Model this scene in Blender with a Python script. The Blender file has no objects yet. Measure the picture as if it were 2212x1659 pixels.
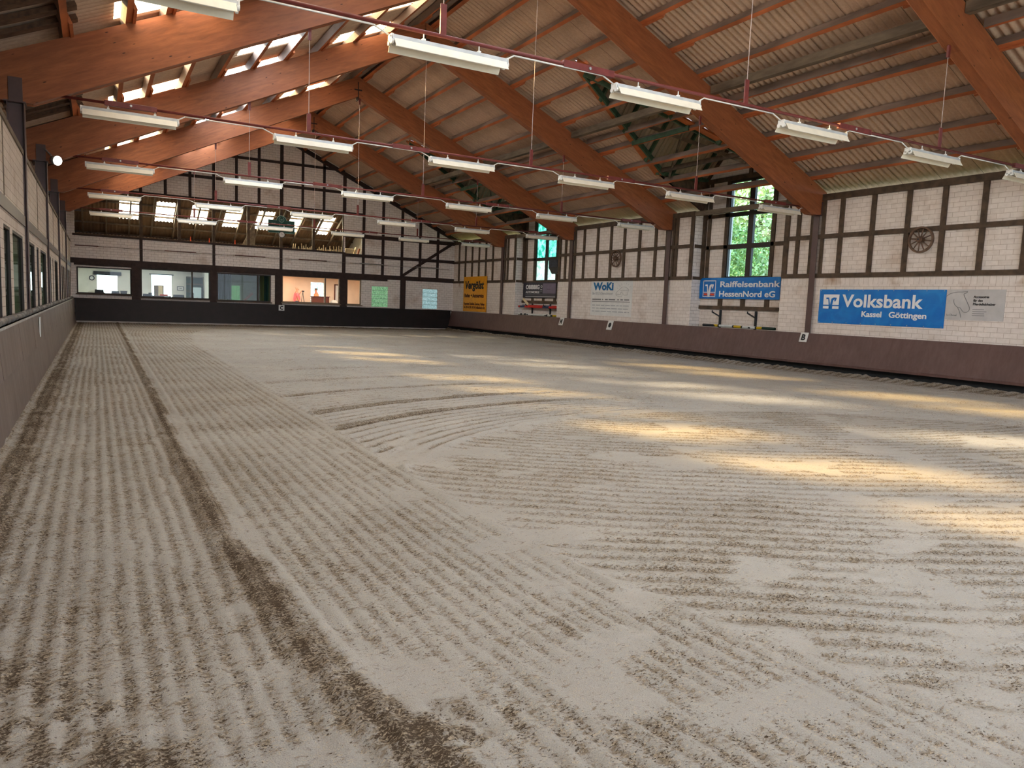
import bpy, math, random
import numpy as np
from mathutils import Vector, Matrix
random.seed(7); rng = np.random.default_rng(5)
sc = bpy.context.scene
COL = sc.collection
R = math.radians

# ------------------------------------------------------------------ camera
CX, CY, CZ = 1.1452, -41.2905, 1.6528
YAW, PITCH, ROLL, FPX = 0.513601, -0.105923, 0.039917, 1597.667
cam_d = bpy.data.cameras.new('camera'); cam = bpy.data.objects.new('camera', cam_d); COL.objects.link(cam)
def cam_axes():
    cy, sy, cp, sp = math.cos(YAW), math.sin(YAW), math.cos(PITCH), math.sin(PITCH)
    f = Vector((sy*cp, cy*cp, sp)); r = Vector((cy, -sy, 0)); u = r.cross(f)
    c, s = math.cos(ROLL), math.sin(ROLL)
    return c*r + s*u, -s*r + c*u, f
_r, _u, _f = cam_axes()
cam.matrix_world = Matrix(((_r.x, _u.x, -_f.x, CX), (_r.y, _u.y, -_f.y, CY), (_r.z, _u.z, -_f.z, CZ), (0, 0, 0, 1)))
cam_d.sensor_fit = 'HORIZONTAL'; cam_d.sensor_width = 36; cam_d.lens = 36*FPX/2212
cam_d.clip_start = 0.05; cam_d.clip_end = 300
sc.camera = cam

# ------------------------------------------------------------------ colour management, world, sun, big lights
sc.view_settings.view_transform = 'Standard'; sc.view_settings.look = 'None'
sc.view_settings.gamma = 1; sc.view_settings.use_curve_mapping = False
sc.view_settings.exposure = 0.45
sc.cycles.use_denoising = True
sc.cycles.max_bounces = 10; sc.cycles.diffuse_bounces = 5; sc.cycles.transparent_max_bounces = 24
sc.cycles.sample_clamp_indirect = 4.0; sc.cycles.caustics_reflective = False; sc.cycles.caustics_refractive = False
w = bpy.data.worlds.new('world'); sc.world = w; w.use_nodes = True
nt = w.node_tree; bg = nt.nodes['Background']
tc = nt.nodes.new('ShaderNodeTexCoord'); sp_ = nt.nodes.new('ShaderNodeSeparateXYZ'); rp = nt.nodes.new('ShaderNodeValToRGB')
nt.links.new(tc.outputs['Generated'], sp_.inputs[0]); nt.links.new(sp_.outputs[2], rp.inputs[0]); nt.links.new(rp.outputs[0], bg.inputs[0])
rp.color_ramp.elements[0].color = (0.72, 0.84, 1, 1); rp.color_ramp.elements[1].color = (0.28, 0.5, 0.95, 1)
bg.inputs[1].default_value = 4.0
SUN_DIR = Vector((0.878, -1.81, -1.0)).normalized()
sd = bpy.data.lights.new('sun', 'SUN'); so = bpy.data.objects.new('sun', sd); COL.objects.link(so)
so.rotation_euler = SUN_DIR.to_track_quat('-Z', 'Y').to_euler(); sd.energy = 42; sd.angle = R(3.4); sd.color = (1.0, 0.90, 0.70)

def area(name, loc, direction, sx, sy, power, color=(1, 1, 1)):
    d = bpy.data.lights.new(name, 'AREA'); d.shape = 'RECTANGLE'; d.size = sx; d.size_y = sy; d.energy = power; d.color = color
    o = bpy.data.objects.new(name, d); COL.objects.link(o); o.location = loc
    o.rotation_euler = Vector(direction).to_track_quat('-Z', 'Z').to_euler(); return o
# soft fill light added behind the camera to brighten the hall
area('rear_fill_light', (10, -46.6, 3.1), (0, 1, 0.05), 15, 4.6, 600, (0.80, 0.91, 1.0))

# ------------------------------------------------------------------ materials
def new_mat(name):
    m = bpy.data.materials.new(name); m.use_nodes = True
    nt = m.node_tree; b = nt.nodes['Principled BSDF']; return m, nt, b
def N(nt, t, **kw):
    n = nt.nodes.new(t)
    for k, v in kw.items():
        if k.startswith('i_'): n.inputs[k[2:].replace('_', ' ')].default_value = v
        else: setattr(n, k, v)
    return n
def L(nt, a, b): nt.links.new(a, b)
def mixc(nt, fac, a, b, mode='MIX'):
    n = nt.nodes.new('ShaderNodeMix'); n.data_type = 'RGBA'; n.blend_type = mode
    for s, v in ((0, fac), (6, a), (7, b)):
        if hasattr(v, 'is_linked') or hasattr(v, 'links'): nt.links.new(v, n.inputs[s])
        elif s == 0: n.inputs[0].default_value = v
        else: n.inputs[s].default_value = (*v, 1) if len(v) == 3 else v
    return n.outputs[2]
def ramp(nt, v, pts):
    n = nt.nodes.new('ShaderNodeValToRGB'); nt.links.new(v, n.inputs[0]); e = n.color_ramp.elements
    while len(e) < len(pts): e.new(0.5)
    for el, (p, c) in zip(e, pts): el.position = p; el.color = (c, c, c, 1) if not hasattr(c, '__len__') else (*c, 1)
    return n.outputs[0]
def S2L(*c): return tuple(((x/255)/12.92 if x/255 <= .04045 else ((x/255+.055)/1.055)**2.4) for x in c)
def noise(nt, vec, scale, detail=4, rough=.55, dist=0):
    n = N(nt, 'ShaderNodeTexNoise'); n.inputs['Scale'].default_value = scale; n.inputs['Detail'].default_value = detail
    n.inputs['Roughness'].default_value = rough; n.inputs['Distortion'].default_value = dist
    if vec is not None: L(nt, vec, n.inputs['Vector'])
    return n.outputs[0]
def coords(nt, rot=(0, 0, 0), scale=(1, 1, 1), loc=(0, 0, 0)):
    t = N(nt, 'ShaderNodeTexCoord'); m = N(nt, 'ShaderNodeMapping'); L(nt, t.outputs['Object'], m.inputs[0])
    m.inputs['Rotation'].default_value = rot; m.inputs['Scale'].default_value = scale; m.inputs['Location'].default_value = loc
    return m.outputs[0]
def bump(nt, b, h, strength=.3, dist=.01):
    n = N(nt, 'ShaderNodeBump'); n.inputs['Strength'].default_value = strength; n.inputs['Distance'].default_value = dist
    L(nt, h, n.inputs['Height']); L(nt, n.outputs[0], b.inputs['Normal'])
def plain(name, col, rough=.6, var=.12, scale=6, metal=0, bmp=0, spec=.35, stretch=(1, 1, 1)):
    m, nt, b = new_mat(name); v = coords(nt, scale=stretch); n = noise(nt, v, scale)
    dark = tuple(c*(1-var*2) for c in col); lit = tuple(min(1, c*(1+var*1.4)) for c in col)
    f = ramp(nt, n, [(.3, 0.0), (.7, 1.0)]); L(nt, mixc(nt, f, dark, lit), b.inputs['Base Color'])
    b.inputs['Roughness'].default_value = rough; b.inputs['Metallic'].default_value = metal; b.inputs['Specular IOR Level'].default_value = spec
    if bmp: bump(nt, b, noise(nt, v, scale*5), bmp)
    return m
def brick(name, ax, c1, c2, mortar, bw=.30, rh=.125, ms=.005, off=.5, stain=.35, zoff=0.0, tint=None):
    """ax: 'x' wall lies along X (seen along Y), 'y' wall lies along Y"""
    m, nt, b = new_mat(name); t = N(nt, 'ShaderNodeTexCoord'); s = N(nt, 'ShaderNodeSeparateXYZ'); L(nt, t.outputs['Object'], s.inputs[0])
    c = N(nt, 'ShaderNodeCombineXYZ'); L(nt, s.outputs[0 if ax == 'x' else 1], c.inputs[0])
    ad = N(nt, 'ShaderNodeMath', operation='ADD'); L(nt, s.outputs[2], ad.inputs[0]); ad.inputs[1].default_value = zoff; L(nt, ad.outputs[0], c.inputs[1])
    br = N(nt, 'ShaderNodeTexBrick'); L(nt, c.outputs[0], br.inputs['Vector']); br.offset = off
    br.inputs['Scale'].default_value = 1; br.inputs['Brick Width'].default_value = bw; br.inputs['Row Height'].default_value = rh
    br.inputs['Mortar Size'].default_value = ms; br.inputs['Mortar Smooth'].default_value = .2; br.inputs['Bias'].default_value = -.1
    br.inputs['Color1'].default_value = (*c1, 1); br.inputs['Color2'].default_value = (*c2, 1); br.inputs['Mortar'].default_value = (*mortar, 1)
    n1 = noise(nt, t.outputs['Object'], 1.1, 3); n2 = noise(nt, t.outputs['Object'], 9, 4)
    st = ramp(nt, n1, [(.56, 0.0), (.72, stain)])
    col = mixc(nt, st, br.outputs['Color'], S2L(176, 140, 100), 'MULTIPLY')
    col = mixc(nt, ramp(nt, n2, [(.35, 0.0), (.75, .25)]), col, (.55, .5, .45), 'MULTIPLY')
    L(nt, col, b.inputs['Base Color']); b.inputs['Roughness'].default_value = .8; b.inputs['Specular IOR Level'].default_value = .2
    inv = N(nt, 'ShaderNodeMath', operation='SUBTRACT'); inv.inputs[0].default_value = 1; L(nt, br.outputs['Fac'], inv.inputs[1])
    bump(nt, b, inv.outputs[0], .5, .006); return m
CR1, CR2, MOR = (.82, .74, .68), (.74, .66, .60), (.52, .42, .35)
M = {}
M['brick_y'] = brick('cream_block_side', 'y', CR1, CR2, MOR, zoff=.045)
M['brick_x'] = brick('cream_block_gable', 'x', (.84, .78, .73), (.77, .71, .66), (.34, .28, .24), zoff=.02)
M['soldier'] = brick('cream_block_upright', 'y', CR1, CR2, MOR, bw=.145, rh=.2, off=0, zoff=.17, stain=.8)
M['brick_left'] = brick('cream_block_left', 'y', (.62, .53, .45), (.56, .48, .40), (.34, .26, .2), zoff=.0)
M['render'] = plain('cream_render', (.62, .55, .46), .85, .06, 3)
M['timber'] = plain('dark_timber', S2L(82, 66, 52), .7, .22, 5, bmp=.3, stretch=(1, 1, 1))
M['timber_dk'] = plain('black_brown_timber', S2L(52, 38, 34), .7, .2, 5, bmp=.2)
M['steel_brown'] = plain('brown_painted_steel', S2L(84, 62, 58), .45, .08, 4, spec=.5)
M['frame_dk'] = plain('window_frame_brown', S2L(48, 38, 32), .5, .1, 6)
M['frame_lt'] = plain('window_frame_tan', S2L(130, 112, 90), .5, .1, 6)
M['concrete'] = plain('concrete', (.4, .38, .35), .9, .1, 4)
M['plaster_w'] = plain('white_plaster', (.80, .77, .70), .9, .04, 2)
M['plaster_p'] = plain('peach_plaster', (.86, .66, .50), .9, .04, 2)
M['plaster_g'] = plain('olive_plaster', (.33, .33, .22), .9, .08, 2)
M['white'] = plain('white_enamel', (.80, .79, .74), .35, .04, 8, spec=.5)
M['grey_steel'] = plain('galvanised_steel', (.45, .46, .46), .4, .1, 12, metal=.7)
M['cream'] = plain('cream_reflector', (.86, .80, .66), .4, .03, 8, spec=.4)
M['tube'] = plain('lamp_tube', (.85, .85, .82), .25, .02, 8)
M['red_pipe'] = plain('dark_red_paint', S2L(112, 50, 46), .45, .12, 9)
M['wire'] = plain('steel_wire', (.42, .33, .30), .45, .05, 9, metal=.5)
M['black'] = plain('black_plastic', (.018, .02, .024), .45, .1, 9)
M['blackink'] = plain('black_ink', (.012, .012, .014), .6, .0, 9)
M['greyink'] = plain('grey_ink', (.22, .22, .22), .6, .0, 9)
M['paleink'] = plain('faded_ink', (.40, .41, .42), .6, .0, 9)
M['whiteink'] = plain('white_ink', (.85, .85, .86), .5, .02, 9)
M['blueink'] = plain('petrol_blue_ink', S2L(8, 98, 150), .5, .0, 9)
M['orange_ink'] = plain('orange_ink', S2L(222, 82, 40), .5, .02, 9)
M['darkred_ink'] = plain('dark_red_ink', S2L(70, 12, 8), .6, .0, 9)
M['sign_w'] = plain('white_sign_plastic', (.74, .73, .70), .4, .04, 4)
M['sign_y'] = plain('yellow_sign_sheet', S2L(232, 158, 8), .45, .05, 4)
M['sign_g'] = plain('grey_silver_sheet', (.52, .50, .49), .5, .06, 3)
M['sign_n'] = plain('navy_black_sheet', (.016, .015, .03), .4, .1, 4)
M['sign_purple'] = plain('purple_grey_sheet', (.16, .13, .2), .4, .1, 2)
M['green_board'] = plain('dark_green_board', (.012, .075, .06), .5, .1, 4)
M['mint'] = plain('mint_paint', (.32, .5, .45), .5, .05, 4)
M['old_wood'] = plain('weathered_wheel_wood', S2L(108, 84, 68), .8, .25, 9, bmp=.4)
M['hub'] = plain('reddish_hub', S2L(116, 86, 68), .7, .2, 9)
M['red'] = plain('red_pole_paint', S2L(200, 42, 34), .4, .1, 6)
M['navy'] = plain('navy_pole_paint', S2L(28, 52, 92), .4, .1, 6)
M['yellow'] = plain('yellow_pole_paint', S2L(214, 178, 30), .45, .08, 6)
M['dkgreen'] = plain('dark_green_pole_paint', S2L(24, 52, 40), .45, .1, 6)
M['pole_w'] = plain('white_pole_paint', (.72, .72, .68), .45, .05, 6)
M['valley'] = plain('valley_board_orange', S2L(172, 96, 50), .65, .12, 5)
M['olive'] = plain('green_stained_timber', S2L(62, 84, 62), .7, .2, 6)
M['rough_w'] = plain('rough_grey_brown_timber', S2L(112, 98, 82), .8, .22, 6, bmp=.4, stretch=(1, .25, 1))
M['eave_dk'] = plain('dark_eave_planks', S2L(92, 68, 52), .8, .3, 7)
M['skin'] = plain('skin', S2L(205, 140, 112), .6, .04, 8)
M['shirt_pink'] = plain('coral_shirt', S2L(214, 108, 112), .8, .06, 8)
M['shirt_peach'] = plain('peach_shirt', S2L(226, 158, 110), .8, .06, 8)
M['trousers'] = plain('dark_trousers', (.05, .05, .07), .8, .1, 8)
M['hair'] = plain('grey_brown_hair', S2L(120, 100, 84), .8, .1, 20)
M['hair_pale'] = plain('pale_grey_hair', S2L(186, 152, 126), .8, .1, 20)
M['cabinet'] = plain('dark_red_wood', S2L(92, 46, 34), .5, .15, 5)
M['chair'] = plain('dark_upholstery', (.04, .045, .06), .7, .2, 8)
M['curtain'] = plain('grey_blue_curtain', (.07, .085, .09), .7, .3, 14, stretch=(6, 6, .3))
M['curtain_b'] = plain('blue_curtain', (.02, .10, .17), .7, .3, 14, stretch=(6, 6, .3))
M['slat_pale'] = plain('pale_softwood', S2L(226, 204, 160), .7, .08, 6)
M['fridge'] = plain('pale_blue_white_enamel', (.6, .78, .82), .3, .03, 5)
M['blackbrown_board'] = plain('very_dark_kickboard', S2L(24, 17, 18), .55, .2, 3, spec=.35)
M['hose'] = plain('grey_ribbed_hose', S2L(110, 104, 98), .6, .15, 6)
M['gap_black'] = plain('black_gap_shade', (.02, .02, .02), .8, .1, 5)  # black strips painting the shade in the gap under the kickboards
M['bark'] = plain('bark', (.10, .075, .05), .9, .2, 8)
M['grass'] = plain('grass_ground', (.06, .1, .03), .9, .3, 5)
M['leaf'] = plain('green_leaf', (.34, .48, .16), .6, .35, 3)
M['leaf2'] = plain('pale_green_leaf', (.55, .62, .30), .6, .3, 3)

def kick_mat(name, base, dusty, dust_amt):
    m, nt, b = new_mat(name); v = coords(nt); vs = coords(nt, scale=(1, 1, .18))
    n1 = noise(nt, vs, 9, 6, .65); n2 = noise(nt, v, 1.2, 3); n3 = noise(nt, v, 26, 2)
    t = N(nt, 'ShaderNodeTexCoord'); s = N(nt, 'ShaderNodeSeparateXYZ'); L(nt, t.outputs['Object'], s.inputs[0])
    col = mixc(nt, ramp(nt, n1, [(.35, 0.0), (.75, dust_amt)]), base, dusty)
    col = mixc(nt, ramp(nt, n2, [(.4, 0.0), (.7, .35)]), col, tuple(c*.6 for c in base))
    sc_ = mixc(nt, ramp(nt, n3, [(.755, 0.0), (.775, .8)]), (0, 0, 0), (1, 1, 1))
    zb = ramp(nt, s.outputs[2], [(.15, 1.0), (.75, 0.0)])
    mk = N(nt, 'ShaderNodeMath', operation='MULTIPLY'); L(nt, sc_, mk.inputs[0]); L(nt, zb, mk.inputs[1])
    col = mixc(nt, mk.outputs[0], col, (.35, .32, .3)); L(nt, col, b.inputs['Base Color'])
    b.inputs['Roughness'].default_value = .5; b.inputs['Specular IOR Level'].default_value = .35; return m
M['kick_r'] = kick_mat('brown_kickboard', S2L(88, 62, 58), S2L(116, 92, 84), .5)
M['kick_l'] = kick_mat('dusty_kickboard', S2L(104, 88, 82), S2L(140, 126, 116), .8)

def glulam(name, sgn):
    """laminated timber lying in an XZ plane, rising at 24.3 degrees; sgn=+1 falls towards +x"""
    m, nt, b = new_mat(name); a = math.atan(.46)*sgn
    t = N(nt, 'ShaderNodeTexCoord'); mp = N(nt, 'ShaderNodeMapping'); L(nt, t.outputs['Object'], mp.inputs[0]); mp.inputs['Rotation'].default_value = (0, -a, 0)
    ms = N(nt, 'ShaderNodeMapping'); L(nt, mp.outputs[0], ms.inputs[0]); ms.inputs['Scale'].default_value = (.16, 1, 1)
    g = noise(nt, ms.outputs[0], 14, 6, .6, .4); big = noise(nt, ms.outputs[0], 1.6, 3)
    sx = N(nt, 'ShaderNodeSeparateXYZ'); L(nt, mp.outputs[0], sx.inputs[0])
    lam = N(nt, 'ShaderNodeMath', operation='MULTIPLY'); L(nt, sx.outputs[2], lam.inputs[0]); lam.inputs[1].default_value = 22
    fr = N(nt, 'ShaderNodeMath', operation='FRACT'); L(nt, lam.outputs[0], fr.inputs[0])
    line = ramp(nt, fr.outputs[0], [(0, .35), (.05, 0.0)])
    col = mixc(nt, ramp(nt, g, [(.3, 0.0), (.7, 1.0)]), S2L(126, 74, 44), S2L(164, 98, 60))
    col = mixc(nt, ramp(nt, big, [(.35, 0.0), (.65, .45)]), col, S2L(142, 80, 54))
    col = mixc(nt, line, col, S2L(110, 58, 34))
    vk = N(nt, 'ShaderNodeMapping'); L(nt, mp.outputs[0], vk.inputs[0]); vk.inputs['Scale'].default_value = (1.5, 1.0, 4.5)
    vo = N(nt, 'ShaderNodeTexVoronoi'); L(nt, vk.outputs[0], vo.inputs['Vector']); vo.inputs['Scale'].default_value = 1.5
    kn = ramp(nt, vo.outputs['Distance'], [(.045, .9), (.085, 0.0)])
    col = mixc(nt, kn, col, S2L(44, 20, 14)); L(nt, col, b.inputs['Base Color'])
    b.inputs['Roughness'].default_value = .5; b.inputs['Specular IOR Level'].default_value = .3; return m
M['glu_r'] = glulam('glulam_right', 1); M['glu_l'] = glulam('glulam_left', -1)
M['purlin_side'] = plain('purlin_grey_side', S2L(136, 116, 104), .75, .2, 3, bmp=.2, stretch=(1, .3, 1))
M['purlin_under'] = plain('purlin_orange_underside', S2L(184, 104, 62), .7, .2, 3, bmp=.2, stretch=(1, .3, 1))  # grey sides and orange underside put reflected light into the colour

def sheet_mat(name, base, dirt, ax):
    """fibre cement corrugated sheet; ax = object axis across the waves; seams every 0.877 m"""
    m, nt, b = new_mat(name); t = N(nt, 'ShaderNodeTexCoord'); s = N(nt, 'ShaderNodeSeparateXYZ'); L(nt, t.outputs['Object'], s.inputs[0])
    d = N(nt, 'ShaderNodeMath', operation='DIVIDE'); L(nt, s.outputs[ax], d.inputs[0]); d.inputs[1].default_value = 1.0523
    fr = N(nt, 'ShaderNodeMath', operation='FRACT'); L(nt, d.outputs[0], fr.inputs[0])
    seam = ramp(nt, fr.outputs[0], [(0, .9), (.018, 0.0)])
    fl = N(nt, 'ShaderNodeMath', operation='FLOOR'); L(nt, d.outputs[0], fl.inputs[0])
    wn = N(nt, 'ShaderNodeTexWhiteNoise', noise_dimensions='1D'); L(nt, fl.outputs[0], wn.inputs['W'])
    v = coords(nt, scale=(.35, 1, 1) if ax == 1 else (1, .35, 1))
    n1 = noise(nt, v, 30, 4, .7); n2 = noise(nt, coords(nt), 1.4, 4)
    col = mixc(nt, ramp(nt, n1, [(.25, 0.0), (.75, .7)]), base, dirt)
    col = mixc(nt, ramp(nt, n2, [(.45, 0.0), (.75, .5)]), col, tuple(c*.55 for c in base))
    k = N(nt, 'ShaderNodeMath', operation='MULTIPLY'); L(nt, wn.outputs[0], k.inputs[0]); k.inputs[1].default_value = .3
    col = mixc(nt, k.outputs[0], col, tuple(c*.6 for c in base))
    col = mixc(nt, seam, col, (.03, .02, .015)); L(nt, col, b.inputs['Base Color'])
    b.inputs['Roughness'].default_value = .9; b.inputs['Specular IOR Level'].default_value = .15; return m
M['sheet'] = sheet_mat('corrugated_sheet', S2L(214, 184, 160), S2L(176, 144, 120), 1)
M['sheet_x'] = sheet_mat('corrugated_sheet_dormer', S2L(190, 168, 146), S2L(136, 116, 94), 0)
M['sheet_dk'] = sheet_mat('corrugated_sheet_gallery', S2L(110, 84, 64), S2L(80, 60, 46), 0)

def panel_mat(name, tint, trans, glow, through=.5):
    m = bpy.data.materials.new(name); m.use_nodes = True; nt = m.node_tree; nt.nodes.clear()
    o = N(nt, 'ShaderNodeOutputMaterial'); tr = N(nt, 'ShaderNodeBsdfTransparent'); tr.inputs[0].default_value = (*trans, 1)
    tl = N(nt, 'ShaderNodeBsdfTranslucent'); tl.inputs[0].default_value = (*tint, 1)
    em = N(nt, 'ShaderNodeEmission'); em.inputs[0].default_value = (*tint, 1); em.inputs[1].default_value = glow
    n = noise(nt, coords(nt), 5, 3); f = ramp(nt, n, [(.3, .75), (.7, 1.0)])
    mx = N(nt, 'ShaderNodeMixShader'); mx.inputs[0].default_value = 1-through; L(nt, tr.outputs[0], mx.inputs[1]); L(nt, tl.outputs[0], mx.inputs[2])
    ad = N(nt, 'ShaderNodeAddShader'); L(nt, mx.outputs[0], ad.inputs[0])
    e2 = N(nt, 'ShaderNodeMath', operation='MULTIPLY'); L(nt, f, e2.inputs[0]); e2.inputs[1].default_value = glow; L(nt, e2.outputs[0], em.inputs[1])
    L(nt, em.outputs[0], ad.inputs[1]); L(nt, ad.outputs[0], o.inputs[0]); return m
M['sky_gold'] = panel_mat('yellowed_rooflight', (1, .88, .70), (1, .77, .38), 3.6)  # rooflight glow is emission added in place of sky light, brightening the hall
M['sky_white'] = panel_mat('clear_rooflight', (.78, .90, 1), (1, .95, .86), 8.5)
M['sky_gallery'] = panel_mat('gallery_rooflight', (1, .95, .72), (1, .9, .7), 2.0, .12)
M['glow_blind'] = panel_mat('glowing_blind', (.82, .97, 1), (.8, .9, 1), .75, .1)  # glow of blinds and window is added emission in place of daylight
M['glow_white'] = panel_mat('glowing_window', (1, 1, .97), (.9, .95, 1), 2.4, .5)

def glass_mat(name, tint=(1, 1, 1), refl=.04, rough=.02):
    m = bpy.data.materials.new(name); m.use_nodes = True; nt = m.node_tree; nt.nodes.clear()
    o = N(nt, 'ShaderNodeOutputMaterial'); tr = N(nt, 'ShaderNodeBsdfTransparent'); tr.inputs[0].default_value = (*tint, 1)
    gl = N(nt, 'ShaderNodeBsdfGlossy'); gl.inputs['Roughness'].default_value = rough
    fr = N(nt, 'ShaderNodeFresnel'); fr.inputs[0].default_value = 1.45
    ge = N(nt, 'ShaderNodeNewGeometry'); fb = N(nt, 'ShaderNodeMath', operation='SUBTRACT'); fb.inputs[0].default_value = 1; L(nt, ge.outputs['Backfacing'], fb.inputs[1])
    k = N(nt, 'ShaderNodeMath', operation='MULTIPLY'); L(nt, fr.outputs[0], k.inputs[0]); fb2 = N(nt, 'ShaderNodeMath', operation='MULTIPLY'); L(nt, fb.outputs[0], fb2.inputs[0]); fb2.inputs[1].default_value = .45; L(nt, fb2.outputs[0], k.inputs[1])
    mx = N(nt, 'ShaderNodeMixShader'); L(nt, k.outputs[0], mx.inputs[0]); L(nt, tr.outputs[0], mx.inputs[1]); L(nt, gl.outputs[0], mx.inputs[2])
    L(nt, mx.outputs[0], o.inputs[0]); return m
M['glass'] = glass_mat('clear_glass'); M['glass_green'] = glass_mat('greenish_glass', (.62, .72, .62), .04)
M['glass_dusty'] = glass_mat('dusty_glass', (.9, 1, 1), .06)
def obscure(name, c1, c2, glow, scale=3):
    m = bpy.data.materials.new(name); m.use_nodes = True; nt = m.node_tree; nt.nodes.clear()
    o = N(nt, 'ShaderNodeOutputMaterial'); v = coords(nt); n = noise(nt, v, scale, 4, .6, 1.5)
    col = mixc(nt, ramp(nt, n, [(.38, 0.0), (.66, 1.0)]), c1, c2)
    tl = N(nt, 'ShaderNodeBsdfTranslucent'); L(nt, col, tl.inputs[0])
    tr = N(nt, 'ShaderNodeBsdfTransparent'); L(nt, col, tr.inputs[0])
    mx = N(nt, 'ShaderNodeMixShader'); mx.inputs[0].default_value = .5; L(nt, tl.outputs[0], mx.inputs[1]); L(nt, tr.outputs[0], mx.inputs[2])
    em = N(nt, 'ShaderNodeEmission'); L(nt, col, em.inputs[0]); em.inputs[1].default_value = glow  # emission added in place of daylight behind the glass
    ad = N(nt, 'ShaderNodeAddShader'); L(nt, mx.outputs[0], ad.inputs[0]); L(nt, em.outputs[0], ad.inputs[1]); L(nt, ad.outputs[0], o.inputs[0]); return m
M['teal_glass'] = obscure('teal_glowing_glass', S2L(60, 170, 150), S2L(190, 240, 235), .45)
M['milk_glass'] = obscure('milky_glowing_glass', S2L(160, 190, 178), S2L(226, 236, 228), .5)
M['block_green'] = obscure('green_glass_block', S2L(70, 130, 80), S2L(190, 225, 190), .45, 22)
M['block_blue'] = obscure('pale_glass_block', S2L(110, 150, 150), S2L(205, 225, 228), .5, 22)

def banner_mat():
    m, nt, b = new_mat('blue_banner'); v = coords(nt); n = noise(nt, v, 2.2, 3, .5, 1.2)
    L(nt, mixc(nt, ramp(nt, n, [(.35, 0.0), (.75, 1.0)]), S2L(0, 104, 190), S2L(22, 130, 206)), b.inputs['Base Color'])
    b.inputs['Roughness'].default_value = .32; b.inputs['Specular IOR Level'].default_value = .5
    bump(nt, b, n, .5, .03); return m
M['banner'] = banner_mat()

def sand_mat():
    m, nt, b = new_mat('raked_fibre_sand'); t = N(nt, 'ShaderNodeTexCoord'); v = t.outputs['Object']
    at = N(nt, 'ShaderNodeAttribute', attribute_name='loose'); rg = at.outputs['Fac']
    def lin(x, k, c):      # x*k+c with c a socket or number
        n = N(nt, 'ShaderNodeMath', operation='MULTIPLY_ADD'); L(nt, x, n.inputs[0]); n.inputs[1].default_value = k
        if hasattr(c, 'links'): L(nt, c, n.inputs[2])
        else: n.inputs[2].default_value = c
        return n.outputs[0]
    st = N(nt, 'ShaderNodeMapping'); L(nt, v, st.inputs[0]); st.inputs['Rotation'].default_value = (0, 0, R(-29)); st.inputs['Scale'].default_value = (.7, 1.15, 1)
    sv = st.outputs[0]
    f1 = noise(nt, sv, 34, 4, .65, .5); f2 = noise(nt, v, 150, 3, .7); f3 = noise(nt, v, 5.5, 5, .65); f4 = noise(nt, v, .7, 3); f5 = noise(nt, sv, 80, 3, .7, .6)
    a1 = lin(rg, .30, lin(f3, .34, f1)); fl = ramp(nt, a1, [(.76, 0.0), (.90, 1.0)])
    a2 = lin(rg, .22, lin(f3, .25, f5)); dk = ramp(nt, a2, [(.765, 0.0), (.83, 1.0)])
    a3 = lin(rg, .10, lin(f3, .2, noise(nt, sv, 55, 2, .6, 2.0))); ht = ramp(nt, a3, [(.70, 0.0), (.76, .6)])
    base = mixc(nt, ramp(nt, f4, [(.3, 0.0), (.7, 1.0)]), S2L(166, 161, 154), S2L(180, 174, 165))
    base = mixc(nt, ramp(nt, f2, [(.35, 0.0), (.7, .45)]), base, S2L(142, 134, 124))
    base = mixc(nt, ramp(nt, rg, [(.12, 0.0), (.6, .38)]), base, S2L(116, 102, 86))
    col = mixc(nt, fl, base, S2L(134, 121, 105)); col = mixc(nt, ht, col, S2L(190, 172, 146)); col = mixc(nt, dk, col, S2L(82, 69, 56))
    L(nt, col, b.inputs['Base Color']); b.inputs['Roughness'].default_value = .95; b.inputs['Specular IOR Level'].default_value = .06
    h = lin(dk, -.9, lin(fl, -.5, f2)); bump(nt, b, h, .6, .018); return m
M['sand'] = sand_mat()

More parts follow.
